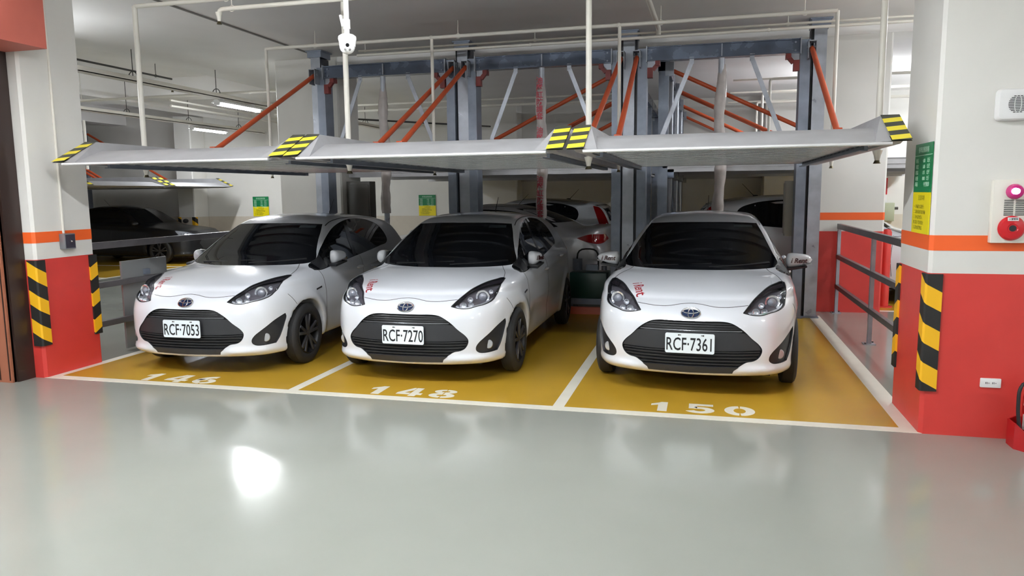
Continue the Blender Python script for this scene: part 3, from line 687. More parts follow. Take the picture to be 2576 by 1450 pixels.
    sh = MB(); sh.add(oval(0, 0, .071, .046, 0, .004)+oval(0, 0, .071, .046, 0, -.01), [tuple(range(36)), tuple(range(71, 35, -1))]+[(i, (i+1) % 36, 36+(i+1) % 36, 36+i) for i in range(36)])
    es = []
    for nm, (cx, cz, a, b, r) in (('oval_ring', (0, 0, .072, .047, .0055)), ('oval_ring', (0, .016, .060, .020, .0045)), ('oval_ring', (0, -.004, .021, .040, .0050))):
        e = MB(); e.tube(oval(cx, cz, a, b, r, .005), r, 8, closed=True); es.append((nm, e.mesh(nm, M_CHROME)))
    parts.append(('emblem', sh.mesh('emblem', M_BADGE), es))
    # wipers, antenna, roof spoiler edge
    for x0, x1, z0, z1 in ((-.50, .12, .962, .985), (.10, .62, .962, .992)):
        w = ribbon(f, [(x0, z0), ((x0+x1)/2, z0+.010), (x1, z1)], 'front', .020, .012).mesh('wiper', M_BLACK); parts.append(('wiper', w, []))
    an = MB(); an.cyl((0, 3.0, 1.41), (0, 3.16, 1.60), .005, 8, .003); an.ball((0, 3.0, 1.415), .022, 12, 6, (1, 1.6, .6)); parts.append(('antenna', an.mesh('antenna', M_BLACK), []))
    # hood lettering
    lm = text_mesh('i Rent', .118, .0004, .0014, .25, .88).copy()
    d = Vector((.065, -.235)).normalized(); upd = Vector((-d.y, d.x)); c0 = Vector((-.452, .375))
    lm = drape(f, lm, 'top', lambda u, v: tuple(c0+d*u+upd*v), .0012); lm.materials.clear(); lm.materials.append(M_LOGO)
    parts.append(('hood_lettering', lm, []))
    return f, parts
def wheel_parts(sx, yw, r, zc, x0, x1):
    o = (sx*x1, yw, zc); ax = (-sx, 0, 0); wd = x1-x0-.005; zc = r; o = (sx*x1, yw, r)
    t = MB(); rr = r*.68
    t.lathe([(rr, .012), (rr+.01, .004), (r*.86, 0), (r*.95, .010), (r, .028), (r, wd-.028), (r*.95, wd-.01), (r*.8, wd), (rr, wd), (rr, .012)], o, ax, 48)
    rim = MB(); rim.lathe([(rr, .010), (rr-.008, .004), (rr-.014, .012), (rr-.018, .05), (rr-.02, wd-.02), (.0, wd-.02)], o, ax, 40)
    sub = [('rim', rim.mesh('rim', mat('rim_barrel', srgb(30, 30, 32), .5, metal=.4)))]
    for k in range(10):
        a = 2*PI*(k//2)/5+(.20 if k % 2 else -.20)+.3; a0 = 2*PI*(k//2)/5+(.10 if k % 2 else -.10)+.3
        p0 = Vector((sx*(x1-.020), yw+.03*math.cos(a0), r+.03*math.sin(a0))); p1 = Vector((sx*(x1-.012), yw+(rr-.012)*math.cos(a), r+(rr-.012)*math.sin(a)))
        s = MB(); s.bar(p0, p1, .030, .020, (1, 0, 0)); sub.append(('spoke', s.mesh('spoke', M_RIM, bevel=.004)))
    hb = MB(); hb.lathe([(.0005, .010), (.028, .012), (.034, .022), (.034, .05)], o, ax, 20); sub.append(('hub_cap', hb.mesh('hub_cap', M_RIM)))
    return ('wheel', t.mesh('wheel', M_TYRE), sub)
def assemble(root, parts):
    for nm, me, sub in parts:
        o = link(nm, me, root)
        for sn, sm in sub: link(sn, sm, o)
HF, HPARTS = build_hatch()
def hatch_car(label, x, y, a, number, mirrors, folded=False):
    t = thing('hatchback_car', label, 'car', (x, y, 0), a, 'white rental hatchbacks in the front bays'); assemble(t, HPARTS)
    pl = MB(); pl.prism(rrect(.38, .16, .014), lambda u, v, h: (u, -.012-h, .457+v), 0, .005)
    p = obj('license_plate', pl, M_PLATE, t)
    lettering('plate_characters', number, M_PLTXT, p, frame((0, -.0178, .444), (1, 0, 0), (0, 0, 1)), size=.146, depth=.0006, bold=.0012, sx=.62, spacing=1.02)
    for bx in (-.085, .105):
        b = MB(); b.cyl((bx, -.014, .522), (bx, -.020, .522), .006, 10); b.box(bx, bx+(.018 if bx < 0 else -.018), -.0195, -.017, .519, .525); obj('plate_bolt', b, M_PIPED, p)
    for o in [c for c in t.children if c.name.split('.')[0] == 'door_mirror']:
        sx = 1 if o.data.vertices[0].co.x > 0 else -1
        if folded:
            pv = Vector((sx*.80, 1.43, 0)); rz = Matrix.Rotation(sx*1.15, 4, 'Z'); o.matrix_local = Matrix.Translation(pv) @ rz @ Matrix.Translation(-pv)
        if sx in mirrors:
            lettering('mirror_lettering', 'i Rent', M_LOGOD, o, frame((sx*.885, 1.352+.022, 1.0), (1, .14*sx, 0), (0, .06, 1)), size=.062, depth=.004, bold=.001, shear=.25, sx=.95)
    return t
def rrect(w, h, r, n=5):
    pts = []
    for cx, cy, a0 in ((w/2-r, h/2-r, 0), (-w/2+r, h/2-r, PI/2), (-w/2+r, -h/2+r, PI), (w/2-r, -h/2+r, 1.5*PI)):
        for i in range(n+1): a = a0+PI/2*i/n; pts.append((cx+r*math.cos(a), cy+r*math.sin(a)))
    return pts
# ------------------------------------------------------------------ front car lifts
BAYC = (-4.50, -2.185, .15)          # centre line of each lift
JX = (-5.62, -3.345, -1.03, 1.33)    # post lines
def stripes(mb, quad, n=6, slant=.35):
    """alternating bands on a sloped plate: quad = bottom-left, bottom-right, top-right, top-left"""
    bl, br, tr, tl = [Vector(q) for q in quad]
    P = lambda u, v: (bl*(1-u)+br*u)*(1-v)+(tl*(1-u)+tr*u)*v
    for k in range(-1, n+1):
        a0, a1 = k/n, (k+1)/n; s = slant/n
        c = lambda t: max(0, min(1, t))
        vs = [P(0, c(a0-s*.0)), P(1, c(a0+s)), P(1, c(a1+s)), P(0, c(a1))]
        if (vs[0]-vs[3]).length < 1e-4 and (vs[1]-vs[2]).length < 1e-4: continue
        mb.add(vs, [(0, 1, 2, 3)], k % 2)
def platform(root, W2=1.03, WT=1.15, y0=5.46, y1=9.55, z0=1.96):
    """deck with entry ramp, side rails with striped noses, seen mostly from below; x about 0"""
    pf = MB(); N = 18; ys = y0+.45; pitch = (y1-ys)/N; vs = []; fs = []
    prof = []
    for i in range(N):
        a = ys+i*pitch; prof += [(a, z0+.055), (a+pitch*.50, z0+.055), (a+pitch*.54, z0), (a+pitch*.96, z0)]
    prof.append((y1, z0+.055)); k = len(prof)
    for x in (-W2, W2): vs += [(x, a, b) for a, b in prof]
    vs += [(x, a, b+.004) for x in (-W2, W2) for a, b in prof]
    for i in range(k-1): fs += [(i, i+1, k+i+1, k+i), (2*k+i, 3*k+i, 3*k+i+1, 2*k+i+1)]
    pf.add(vs, fs); P = obj('platform', pf, M_SHEET, root, ang=20)
    r = MB(); rp = [(y0, z0-.012), (y0+.14, z0+.036), (y0+.28, z0+.082), (y0+.42, z0+.122), (y0+.45, z0+.118), (y0+.45, z0), (y0+.03, z0-.020)]
    r.prism(rp, lambda u, v, h: (h, u, v), -W2, W2); obj('entry_ramp', r, M_DECK, P, ang=30)
    e = MB(); e.cyl((-W2, y0, z0-.012), (W2, y0, z0-.012), .012, 10); obj('front_lip', e, mat('bright_zinc', srgb(214, 214, 214), .35, metal=.4), P)
    for s in (-1, 1):
        q = MB(); zt = z0+.205; yb = y0+.40
        # inner face, top and outer face of the rail, nose cut to the slope of the plate
        A = [(s*W2, y0+.02, z0+.005), (s*W2, yb, zt), (s*W2, y1, zt), (s*W2, y1, z0-.02), (s*W2, y0+.10, z0-.01)]
        WO = W2+.07; B = [(s*WO, y0+.02, z0+.005), (s*WO, yb, zt), (s*WO, y1, zt), (s*WO, y1, z0-.02), (s*WO, y0+.10, z0-.01)]
        in0 = [(s*(W2-.10), y0+.03, z0), (s*(W2-.10), y1, z0)]
        q.add(A+B, [(0, 1, 2, 3, 4), (5, 6, 7, 8, 9), (1, 6, 7, 2), (2, 7, 8, 3), (3, 8, 9, 4), (4, 9, 5, 0), (0, 5, 6, 1)])
        q.add([in0[0], A[1], A[2], in0[1], A[0], A[3]], [(0, 1, 2, 3), (0, 4, 1), (3, 2, 5)])
        obj('side_rail', q, M_DECK, P, ang=20)
        st = MB(); d = .006
        xs = (s*(W2-.002), s*(WT+.002)) if s > 0 else (s*(WT+.002), s*(W2-.002))
        stripes(st, [(xs[0], y0, z0+.012), (xs[1], y0, z0+.012), (xs[1], yb, zt+d), (xs[0], yb, zt+d)], 6)
        n = len(st.v); bot = [(x, y+.010, z-.010) for x, y, z in [(xs[0], y0, z0+.012), (xs[1], y0, z0+.012), (xs[1], yb, zt+d), (xs[0], yb, zt+d)]]
        st.add(bot, [(3, 2, 1, 0)], 1); me = MB.mesh(st, 'warning_plate', [M_YEL, M_YBLK], smooth=False); link('warning_plate', me, P)
        b = MB(); b.box(s*.955-.012, s*.955+.012, y0+.45, y1, z0-.030, z0); b.box(s*.955-.045, s*.955+.012, y0+.45, y1, z0-.036, z0-.028); obj('under_beam', b, M_GALVD, P, smooth=False)
    b = MB(); b.box(-1.0, 1.0, y1-.03, y1+.02, z0, z0+.06); obj('rear_beam', b, M_GALVD, P, smooth=False)
    return P
def sleeve(root, z0, z1, y, seed, txt):
    """hydraulic cylinder in a crumpled film sleeve"""
    c = MB(); c.cyl((0, y, .12), (0, y, 3.32), .038, 20); obj('hydraulic_cylinder', c, M_GALV, root)
    rnd = random.Random(seed); s = MB(); n = 14; m = 34; vs = []; fs = []
    ph = rnd.random()*6
    for i in range(m+1):
        t = i/m; z = z1+(z0-z1)*t; r = .068*(.45+.55*min(1, t*9))*(1+.10*math.sin(t*26+ph))
        cx = .014*math.sin(t*9+ph)
        for j in range(n):
            a = 2*PI*j/n; rr = r*(1+.18*(rnd.random()-.5)); vs.append((cx+rr*math.cos(a), y+rr*.75*math.sin(a), z))
    for i in range(m):
        for j in range(n): fs.append((i*n+j, i*n+(j+1) % n, (i+1)*n+(j+1) % n, (i+1)*n+j))
    s.add(vs, fs); o = obj('film_sleeve', s, mat('clear_film', srgb(176, 168, 164), .35, noise=.1, nscale=12), root, ang=60)
    if txt:
        w = '油壓缸防護套 油壓缸防護套 油壓缸防護套'
        for i, ch in enumerate(w):
            z = z1-.10-i*.094
            if ch != ' ' and z > z0+.05: lettering('sleeve_character', ch, mat('print_red', srgb(176, 44, 62), .5), o, frame((-.018, y-.068, z), (1, -.06, 0), (0, 0, 1)), size=.098, depth=.002, bold=.0012)
def channel(mb, x, y0, y1, w, z0, z1, flip=1, t=.012):
    """rolled steel channel standing up"""
    mb.box(x-w/2, x+w/2, y0, y0+t, z0, z1); mb.box(x-w/2, x-w/2+t, y0+t, y1, z0, z1); mb.box(x+w/2-t, x+w/2, y0+t, y1, z0, z1)
def car_lift(cx, label, seed, txt):
    t = thing('car_lift', label, 'car lift', (cx, 0, 0), 0, 'two-level car lifts over the front bays')
    platform(t); Y = 10.14
    for s in (-1, 1):
        c = MB(); channel(c, s*1.0, Y-.02, Y+.22, .12, 0, 3.50); c.box(s*1.0-.075, s*1.0+.075, Y-.05, Y+.26, 0, .02); obj('column', c, M_GALVD, t, smooth=False)
        g = MB(); g.bar((s*1.04, 7.62, 2.19), (s*1.075, 10.07, 3.40), .045, .045); 
        g = MB(); g.tube([(s*1.02, 7.60, 2.18), (s*1.065, 10.06, 3.38)], .030, 14); B = obj('brace', g, M_BRACE, t)
        g = MB(); g.box(s*1.02-.035, s*1.02+.035, 7.55, 7.67, 2.10, 2.22); g.cyl((s*1.02-.05, 7.61, 2.19), (s*1.02+.05, 7.61, 2.19), .014, 10); obj('brace_foot', g, M_BRACE, B, bevel=.006)
        g = MB(); g.box(s*1.065-.05, s*1.065-.04, 9.98, 10.14, 3.25, 3.46); g.box(s*1.065+.04, s*1.065+.05, 9.98, 10.14, 3.25, 3.46); g.box(s*1.065-.05, s*1.065+.05, 9.98, 10.14, 3.45, 3.462); g.cyl((s*1.065-.06, 10.05, 3.39), (s*1.065+.06, 10.05, 3.39), .016, 10)
        obj('brace_bracket', g, M_GALV, B, smooth=False)
        g = MB(); x0 = s*.37; x1 = s*.86; g.bar((x0, Y-.02, 3.32), (x1, Y-.02, 2.05), .012, .055, (0, 1, 0)); g = MB(); g.bar((x0, Y-.02, 3.30), (x1, Y-.02, 2.05), .055, .012, (0, 1, 0)); S = obj('strut', g, M_GALV, t, smooth=False)
        g = MB(); g.box(x0-.028, x0+.028, Y-.03, Y-.018, 3.27, 3.36); g.cyl((x0, Y-.04, 3.30), (x0, Y-.01, 3.30), .010, 8); obj('strut_tab', g, M_GALV, S, smooth=False)
        # red safety latch and gusset under the crossbeam end
        g = MB(); g.add([(s*.93, Y-.012, 3.34), (s*.93, Y-.012, 3.20), (s*.80, Y-.012, 3.34), (s*.93, Y, 3.34), (s*.93, Y, 3.20), (s*.80, Y, 3.34)], [(0, 1, 2), (3, 5, 4), (0, 3, 4, 1), (1, 4, 5, 2), (2, 5, 3, 0)]); obj('gusset', g, M_GALV, t, smooth=False)
        g = MB(); g.box(s*.895-.035, s*.895+.035, Y-.06, Y+.02, 3.12, 3.25); g.box(s*.80-.03, s*.80+.03, Y-.07, Y+.05, 3.27, 3.33); g.bar((s*.86, Y-.03, 3.22), (s*.80, Y-.03, 3.29), .05, .05); obj('safety_latch', g, M_REDIRON, t, smooth=False)
    b = MB(); b.box(-.94, .94, Y-.02, Y-.008, 3.345, 3.50); b.box(-.94, .94, Y-.06, Y+.08, 3.335, 3.347); b.box(-.94, .94, Y-.06, Y+.08, 3.498, 3.51); X = obj('crossbeam', b, M_STEELB, t, smooth=False)
    b = MB(); b.box(-.006, .006, Y-.06, Y-.02, 3.345, 3.50); obj('web_stiffener', b, M_GALV, X, smooth=False)
    for s in (-1, 1):
        b = MB(); b.box(s*.94-.006, s*.94+.006, Y-.08, Y+.10, 3.32, 3.52); obj('end_plate', b, M_GALV, X, smooth=False)
        for zz in (3.37, 3.47):
            b = MB(); b.cyl((s*.88, Y-.022, zz), (s*.88, Y-.035, zz), .013, 6); obj('bolt', b, M_GALVD, X)
    sleeve(t, 1.38 if not txt else 1.30, 3.24, Y-.06, seed, txt)
    return t
LIFTL = ('car lift over the left bay marked 146, plain sleeve on its cylinder', 'car lift over the middle bay marked 148, red characters on its cylinder sleeve', 'car lift over the right bay marked 150, widest deck in view')
for i in range(3): car_lift(BAYC[i], LIFTL[i], 11+i, i == 1)
for i, x in enumerate(JX):
    t = thing('steel_post', ('galvanised post left of the first lift, against the cream pillar', 'galvanised post between the first and the middle lift', 'galvanised post between the middle and the right lift', 'galvanised post right of the last lift, beside the red pillar base')[i], 'steel post', (x, 0, 0), 0, 'posts between the front car lifts')
    c = MB(); c.box(-.075, .075, 10.20, 10.212, 0, 3.74); c.box(-.006, .006, 10.21, 10.42, 0, 3.74); c.box(-.075, .075, 10.41, 10.422, 0, 3.74); obj('column', c, M_GALV, t, smooth=False)
    c = MB(); c.box(-.11, .11, 10.17, 10.46, 3.66, 3.74); c.box(-.13, .13, 10.15, 10.48, 3.74, 3.757); obj('head_plate', c, M_GALVD, t, smooth=False)
    c = MB(); c.box(-.10, .10, 10.15, 10.48, 0, .018); obj('base_plate', c, M_GALVD, t, smooth=False)
    for s in (-1, 1):
        if (i == 0 and s < 0) or (i == 3 and s > 0): continue
        c = MB(); c.box(s*.095-.014, s*.095+.014, 10.24, 10.40, .02, 3.64); obj('guide_rail', c, mat('guide_black', srgb(36, 38, 44), .5), t, smooth=False)

# ------------------------------------------------------------------ lifts of the two rows behind (decks run along x)
def back_lift(d, y0, label, group, z0=1.985):
    """d = -1 opens to the left, +1 to the right; occupies y0..y0+2.25"""
    xb = -1.18 if d < 0 else -.62; xe = xb+d*4.75; t = thing('car_lift', label, 'car lift', (0, 0, 0), 0, group); y1 = y0+2.25
    X0, X1 = min(xb, xe), max(xb, xe)
    p = MB(); N = 40; pr = []
    for i in range(N):
        a = X0+i*(X1-X0)/N; q = (X1-X0)/N; pr += [(a, z0+.04), (a+q*.4, z0+.04), (a+q*.5, z0), (a+q*.9, z0)]
    pr.append((X1, z0+.04)); k = len(pr)
    p.add([(a, y0+.05, b) for a, b in pr]+[(a, y1-.05, b) for a, b in pr], [(i, i+1, k+i+1, k+i) for i in range(k-1)]); P = obj('platform', p, M_DECK, t, ang=20)
    for y in (y0, y1-.06):
        r = MB(); r.box(X0, X1, y, y+.06, z0, z0+.075); r.box(X0, X1, y-.02, y+.08, z0+.075, z0+.083); r.box(X0, X1, y+.02, y+.06, z0-.06, z0); obj('side_rail', r, M_DECK, P, smooth=False)
        c = MB(); c.box(xb-.07, xb+.07, y, y+.06, 0, 3.48); obj('column', c, M_GALVD, t, smooth=False)
        g = MB(); g.tube([(xb+d*2.5, y+.03, 2.18), (xb+d*.08, y+.03, 3.36)], .030, 12); B = obj('brace', g, M_BRACE, t)
        g = MB(); g.box(xb+d*.08-.06, xb+d*.08+.06, y-.005, y+.065, 3.27, 3.46); obj('brace_bracket', g, M_GALV, B, smooth=False)
    b = MB(); b.box(xb-.08, xb+.08, y0, y1, 3.34, 3.50); obj('crossbeam', b, M_STEELB, t, smooth=False)
    b = MB(); b.box(xb+d*.1-.06, xb+d*.1+.06, y0+.02, y1-.02, z0-.14, z0-.02); obj('rear_beam', b, M_STEELB, P, smooth=False)
    c = MB(); c.cyl((xb+d*.05, (y0+y1)/2, .1), (xb+d*.05, (y0+y1)/2, 3.34), .04, 14); obj('hydraulic_cylinder', c, M_GALV, t)
    return t
for k, y0 in enumerate((11.0, 13.32, 15.64)):
    nm = ('nearest', 'second', 'farthest')[k]
    back_lift(-1, y0, '%s lift of the row behind that opens to the left' % nm, 'lifts of the back row opening left')
    back_lift(1, y0, '%s lift of the row behind that opens to the right' % nm, 'lifts of the back row opening right')
# far-left row: decks along x, noses with stripes towards +x
for k, (y0, y1, lb) in enumerate(((15.05, 17.42, 'far left lift deck over the dark sedan'), (12.6, 14.97, 'far left lift deck beside the one over the sedan'), (10.2, 12.5, 'far left lift deck half hidden by the near pillar'))):
    t = thing('car_lift', lb, 'car lift', (0, 0, 0), 0, 'lifts of the far left row'); xn = -12.15; z0 = 1.90
    p = MB(); p.prism([(xn, z0), (xn-.35, z0+.10), (xn-.6, z0+.10), (xn-4.6, z0+.08), (xn-4.6, z0), (xn-.3, z0-.01)], lambda u, v, h: (u, h, v), y0+.14, y1-.14); P = obj('platform', p, M_DECK, t, smooth=False)
    for s, y in ((-1, y0), (1, y1-.13)):
        r = MB(); r.prism([(xn, z0+.01), (xn-.45, z0+.22), (xn-4.6, z0+.22), (xn-4.6, z0-.03), (xn-.2, z0-.03)], lambda u, v, h: (u, h, v), y, y+.13); obj('side_rail', r, M_DECK, P, smooth=False)
        st = MB(); stripes(st, [(xn+.006, y, z0+.02), (xn+.006, y+.13, z0+.02), (xn-.444, y+.13, z0+.23), (xn-.444, y, z0+.23)], 6); link('warning_plate', st.mesh('warning_plate', [M_YEL, M_YBLK], smooth=False), P)
    for y in (y0+.05, y1-.05):
        c = MB(); c.box(xn-4.7, xn-4.55, y-.05, y+.05, 0, 3.5); obj('column', c, M_GALVD, t, smooth=False)
        g = MB(); g.tube([(xn-2.0, y, 2.1), (xn-4.5, y, 3.4)], .03, 10); obj('brace', g, M_BRACE, t)
# ------------------------------------------------------------------ sprinkler pipes
def pipe(name, label, pts, r, group=None, m=None, cat='pipe', hang=(), heads=(), joints=()):
    t = thing(name, label, cat, (0, 0, 0), 0, group)
    b = MB(); b.tube(round_path(pts, .05), r, 12); obj('pipe_run', b, m or M_PIPE, t)
    for h in hang:
        b = MB(); b.cyl(h, (h[0], h[1], CZ+.01 if h[0] > -8.55 else CZ+.36), .005, 6); b.tube([(h[0]+(r+.008)*math.cos(a), h[1], h[2]+(r+.008)*math.sin(a)) for a in [i*PI/6 for i in range(12)]], .004, 6, closed=True); obj('hanger', b, m or M_PIPE, t)
    for h in heads:
        s = MB(); s.cyl((h[0], h[1], h[2]+.06), (h[0], h[1], h[2]+.03), r*1.5, 12, r*1.2); s.cyl((h[0], h[1], h[2]+.035), (h[0], h[1], h[2]-.02), r*1.15, 12, r*.7); H = obj('sprinkler_head', s, m or M_PIPE, t)
        s = MB(); s.cyl((h[0], h[1], h[2]-.02), (h[0], h[1], h[2]-.045), r*.75, 10, r*1.2); obj('deflector', s, mat('brass', srgb(92, 84, 62), .4, metal=.7), H)
    for j in joints:
        s = MB(); s.ball(j, r*1.35, 12, 8); obj('fitting', s, m or M_PIPE, t)
    return t
def round_path(P, r):
    P = [Vector(p) for p in P]; out = [P[0]]
    for i in range(1, len(P)-1):
        a = (P[i-1]-P[i]).normalized(); b = (P[i+1]-P[i]).normalized()
        for k in range(5):
            t = k/4; p0 = P[i]+a*r; p1 = P[i]+b*r; out.append((p0*(1-t)+P[i]*t)*(1-t)+(P[i]*(1-t)+p1*t)*t)
    return out+[P[-1]]
SG = 'white sprinkler pipes over the lifts'
NY, FY, HZ = 6.65, 9.0, 3.575
pipe('sprinkler_pipe', 'white header pipe near the top edge of the photo, nearer of the two', [(-5.67, NY, HZ), (3.2, NY, HZ)], .022, SG, hang=[(x, NY, HZ) for x in (-4.6, -2.2, .2, 2.4)], joints=[(x, NY, HZ) for x in (-3.35, -1.03, 1.33)])
pipe('sprinkler_pipe', 'long white header pipe crossing above the lifts, farther of the two', [(-5.67, FY, HZ), (1.335, FY, HZ)], .022, SG, hang=[(x, FY, HZ) for x in (-4.95, -3.0, -.55, 1.0)], joints=[(x, FY, HZ) for x in (-3.35, -1.03)])
for i, x in enumerate((-5.67, -3.345, -1.02, 1.33)):
    lb = ('drop pipe at the left end, ending above the left deck', 'drop pipe below the security camera', 'thick drop pipe between the middle and right decks', 'drop pipe in front of the back right pillar, nearer one')[i]
    pipe('sprinkler_drop', 'white '+lb, [(x, NY, HZ), (x, NY, 1.95)], .026, SG, heads=[(x, NY, 1.90)])
for i, x in enumerate((-5.67, -3.345, -1.02, 1.335)):
    lb = ('thin drop pipe in front of the back left pillar', 'thin drop pipe crossing the paired orange braces', 'thin drop pipe just left of the third post', 'thin drop pipe right of the last orange brace')[i]
    pipe('sprinkler_drop', 'white '+lb, [(x, FY, HZ), (x, FY, 1.98)], .020, SG, heads=[(x, FY, 1.93)])
pipe('sprinkler_pipe', 'white branch pipe in front of the post heads, upper of the pair', [(-4.7, 9.75, 3.62), (2.6, 9.75, 3.62)], .014, SG, hang=[(x, 9.75, 3.62) for x in (-4.6, -2.2, .9)])
pipe('sprinkler_pipe', 'white branch pipe in front of the post heads, lower of the pair', [(-4.7, 9.70, 3.555), (2.6, 9.70, 3.555)], .018, SG, joints=[(x, 9.70, 3.555) for x in (-2.25, .68)])
pipe('sprinkler_pipe', 'thick white pipe running away from the viewer under the ceiling', [(-.70, 4.0, 3.70), (-.62, 9.70, 3.66), (-.62, 9.70, 3.575)], .030, SG)
pipe('sprinkler_pipe', 'short white branch pipe at the top left, ends in a sprinkler', [(-4.339, 6.15, 3.280), (-4.339, 6.15, 3.34), (-1.6, 6.15, 3.34)], .020, SG, heads=[(-4.339, 6.15, 3.255)], hang=[(-4.2, 6.15, 3.34)])
# left side: cable trays and pipes running in depth
def tray(x, z, y0, y1, label, w=.16):
    t = thing('cable_tray', label, 'cable tray', (0, 0, 0), 0, 'cable trays on the left'); b = MB(); b.box(x-w/2, x+w/2, y0, y1, z, z+.012); b.box(x-w/2, x-w/2+.01, y0, y1, z, z+.07); b.box(x+w/2-.01, x+w/2, y0, y1, z, z+.07); obj('tray', b, M_PIPE, t, smooth=False)
    for y in np.arange(y0+.6, y1, 1.9):
        b = MB(); b.cyl((x, y, z+.01), (x, y, CZ+(.02 if x > -8.5 else .36)), .006, 6); b.tube([(x+.07*math.cos(a), y, z+.08+.07*math.sin(a)) for a in [i*PI/6 for i in range(12)]], .007, 6, closed=True); obj('tray_hanger', b, M_PIPED, t)
tray(-8.04, 3.30, 3, 17.9, 'long cable tray on the left carrying the brightest tube lamp'); tray(-11.54, 3.30, 3, 17.9, 'farther cable tray on the left carrying the second lamp', .2)
LG = 'pipes in the left ceiling bay'
pipe('ceiling_pipe', 'dark iron pipe pair in the left ceiling bay, upper one', [(-9.3, 4, 3.74), (-9.3, 11.7, 3.74)], .016, LG, m=M_PIPED, hang=[(-9.3, 8.6, 3.74), (-9.3, 11.3, 3.74)])
pipe('ceiling_pipe', 'dark iron pipe pair in the left ceiling bay, lower one', [(-9.3, 4, 3.64), (-9.3, 11.7, 3.64)], .020, LG, m=M_PIPED, heads=[(-9.3, 11.7, 3.56)])
pipe('ceiling_pipe', 'white pipe beside the first cable tray, upper one', [(-9.6, 12.0, 3.42), (-9.6, 16.6, 3.42)], .018, LG)
pipe('ceiling_pipe', 'white pipe beside the first cable tray, lower one', [(-9.6, 12.0, 3.32), (-9.6, 16.6, 3.32)], .022, LG)
pipe('ceiling_pipe', 'white pipe crossing the left bay sideways', [(-14.0, 11.4, 3.40), (-6.0, 11.4, 3.40)], .022, LG, hang=[(-11.0, 11.4, 3.40)])
pipe('ceiling_pipe', 'white pipe pair behind the back left pillar, upper one', [(-8.2, 13.2, 3.33), (-1.4, 13.2, 3.33)], .020, LG)
pipe('ceiling_pipe', 'white pipe pair behind the back left pillar, lower one', [(-8.2, 13.2, 3.22), (-1.4, 13.2, 3.22)], .024, LG)
pipe('ceiling_pipe', 'dark iron pipe seen between the first two posts', [(-7.4, 12.4, 3.10), (-4.6, 15.9, 3.10)], .018, LG, m=M_PIPED, hang=[(-5.2, 15.15, 3.10)])
pipe('ceiling_pipe', 'thin white conduit hanging over the far left deck', [(-10.6, 11.0, 3.0), (-10.6, 11.0, 2.15)], .022, LG)
RG = 'pipes seen through the right lift'
for i, y in enumerate((12.9, 14.6, 16.2)):
    lb = ('nearest', 'second', 'farthest')[i]
    pipe('ceiling_pipe', 'white pipe that turns down behind the right lift, %s of three' % lb, [(5.0, y, 3.42), (.95-.0*i, y, 3.42), (.95, y, 2.0)], .022, RG)
    pipe('ceiling_pipe', 'thin pipe along the ceiling behind the right lift, %s of three' % lb, [(.4, y+.7, 3.52), (6.5, y+.7, 3.52)], .016, RG)

# ------------------------------------------------------------------ security camera
t = thing('security_camera', 'white dome security camera hanging on a pole before the lifts', 'camera', (-2.245, 4.5, 0))
c = MB(); c.cyl((0, 0, 2.66), (0, 0, CZ), .016, 14); obj('pole', c, M_WHITEP, t)
c = MB(); c.cyl((0, 0, 2.70), (0, 0, 2.76), .022, 14); c.bar((-.028, 0, 2.72), (-.042, 0, 2.79), .012, .012); obj('collar', c, M_WHITEP, t)
c = MB(); c.lathe([(.0, 2.668), (.040, 2.666), (.056, 2.655), (.058, 2.640), (.053, 2.622), (.050, 2.59), (.0, 2.58)], (0, 0, 0), (0, 0, 1), 32); obj('housing', c, M_WHITEP, t)
c = MB(); c.ball((0, -.004, 2.592), .048, 24, 14); B = obj('eyeball', c, M_WHITEP, t)
def disc(o, n, r, d, m, nm, par):
    q = MB(); n = Vector(n).normalized(); q.cyl(Vector(o)-n*.004, Vector(o)+n*d, r, 18); return obj(nm, q, m, par)
n0 = Vector((.45, -.86, -.22)).normalized(); c0 = Vector((0, -.004, 2.592)); rt = n0.cross(Vector((0, 0, 1))).normalized(); u0 = rt.cross(n0)
for (a, b, r, m) in ((0, .012, .012, M_BLACKG), (-.016, -.018, .008, M_CHROME), (.016, -.018, .008, M_CHROME)):
    n = (n0*.048+rt*a+u0*b).normalized(); disc(c0+n*.046, n, r, .003, m, 'lens' if r > .01 else 'infrared_lamp', B)

# ------------------------------------------------------------------ near right pillar fittings
def on_front(x, z): return (x, 5.42, z)
t = thing('wall_speaker', 'white square wall speaker with a round grille on the right pillar', 'speaker', (1.84, 5.4175, 2.165))
c = MB(); c.prism(rrect(.185, .20, .03), lambda u, v, h: (u*(1-h*1.6), -h, v*(1-h*1.6)), 0, .06); obj('case', c, M_WHITEP, t, bevel=.006)
for i in range(-5, 6):
    w = math.sqrt(max(0, .056**2-(i*.0098)**2))
    if w > .008:
        for k in range(3):
            a = -w+2*w*k/3; c = MB(); c.box(a+.003+.018, a+2*w/3-.003+.018, -.0625, -.058, i*.0098-.0022, i*.0098+.0022); obj('grille_slot', c, M_BLACKP, t, smooth=False)
t = thing('fire_alarm_panel', 'white fire alarm panel with lit lamp and red push button, right pillar', 'alarm', (1.885, 5.4175, 1.50))
c = MB(); c.box(-.125, .135, -.055, 0, -.20, .20); obj('panel', c, mat('panel_white', srgb(228, 224, 214), .4), t, bevel=.006)
c = MB(); c.lathe([(.048, 0), (.048, .018), (.040, .040), (.022, .052), (.0, .055)], (-.01, -.055, .125), (0, -1, 0), 28); L = obj('alarm_lamp', c, mat('magenta_lens', srgb(196, 40, 120), .2), t)
c = MB(); c.ball((-.016, -.100, .127), .023, 16, 10, (1.15, .6, 1)); obj('lamp_glow', c, emis('magenta_glow', (1.0, .30, .95, 1), 14.0), L)
for s in (-.036, .028):
    for i in range(9): c = MB(); c.box(s-.026, s+.026, -.058, -.050, .068-i*.0115, .073-i*.0115); obj('vent_slot', c, M_BLACKP, t, smooth=False)
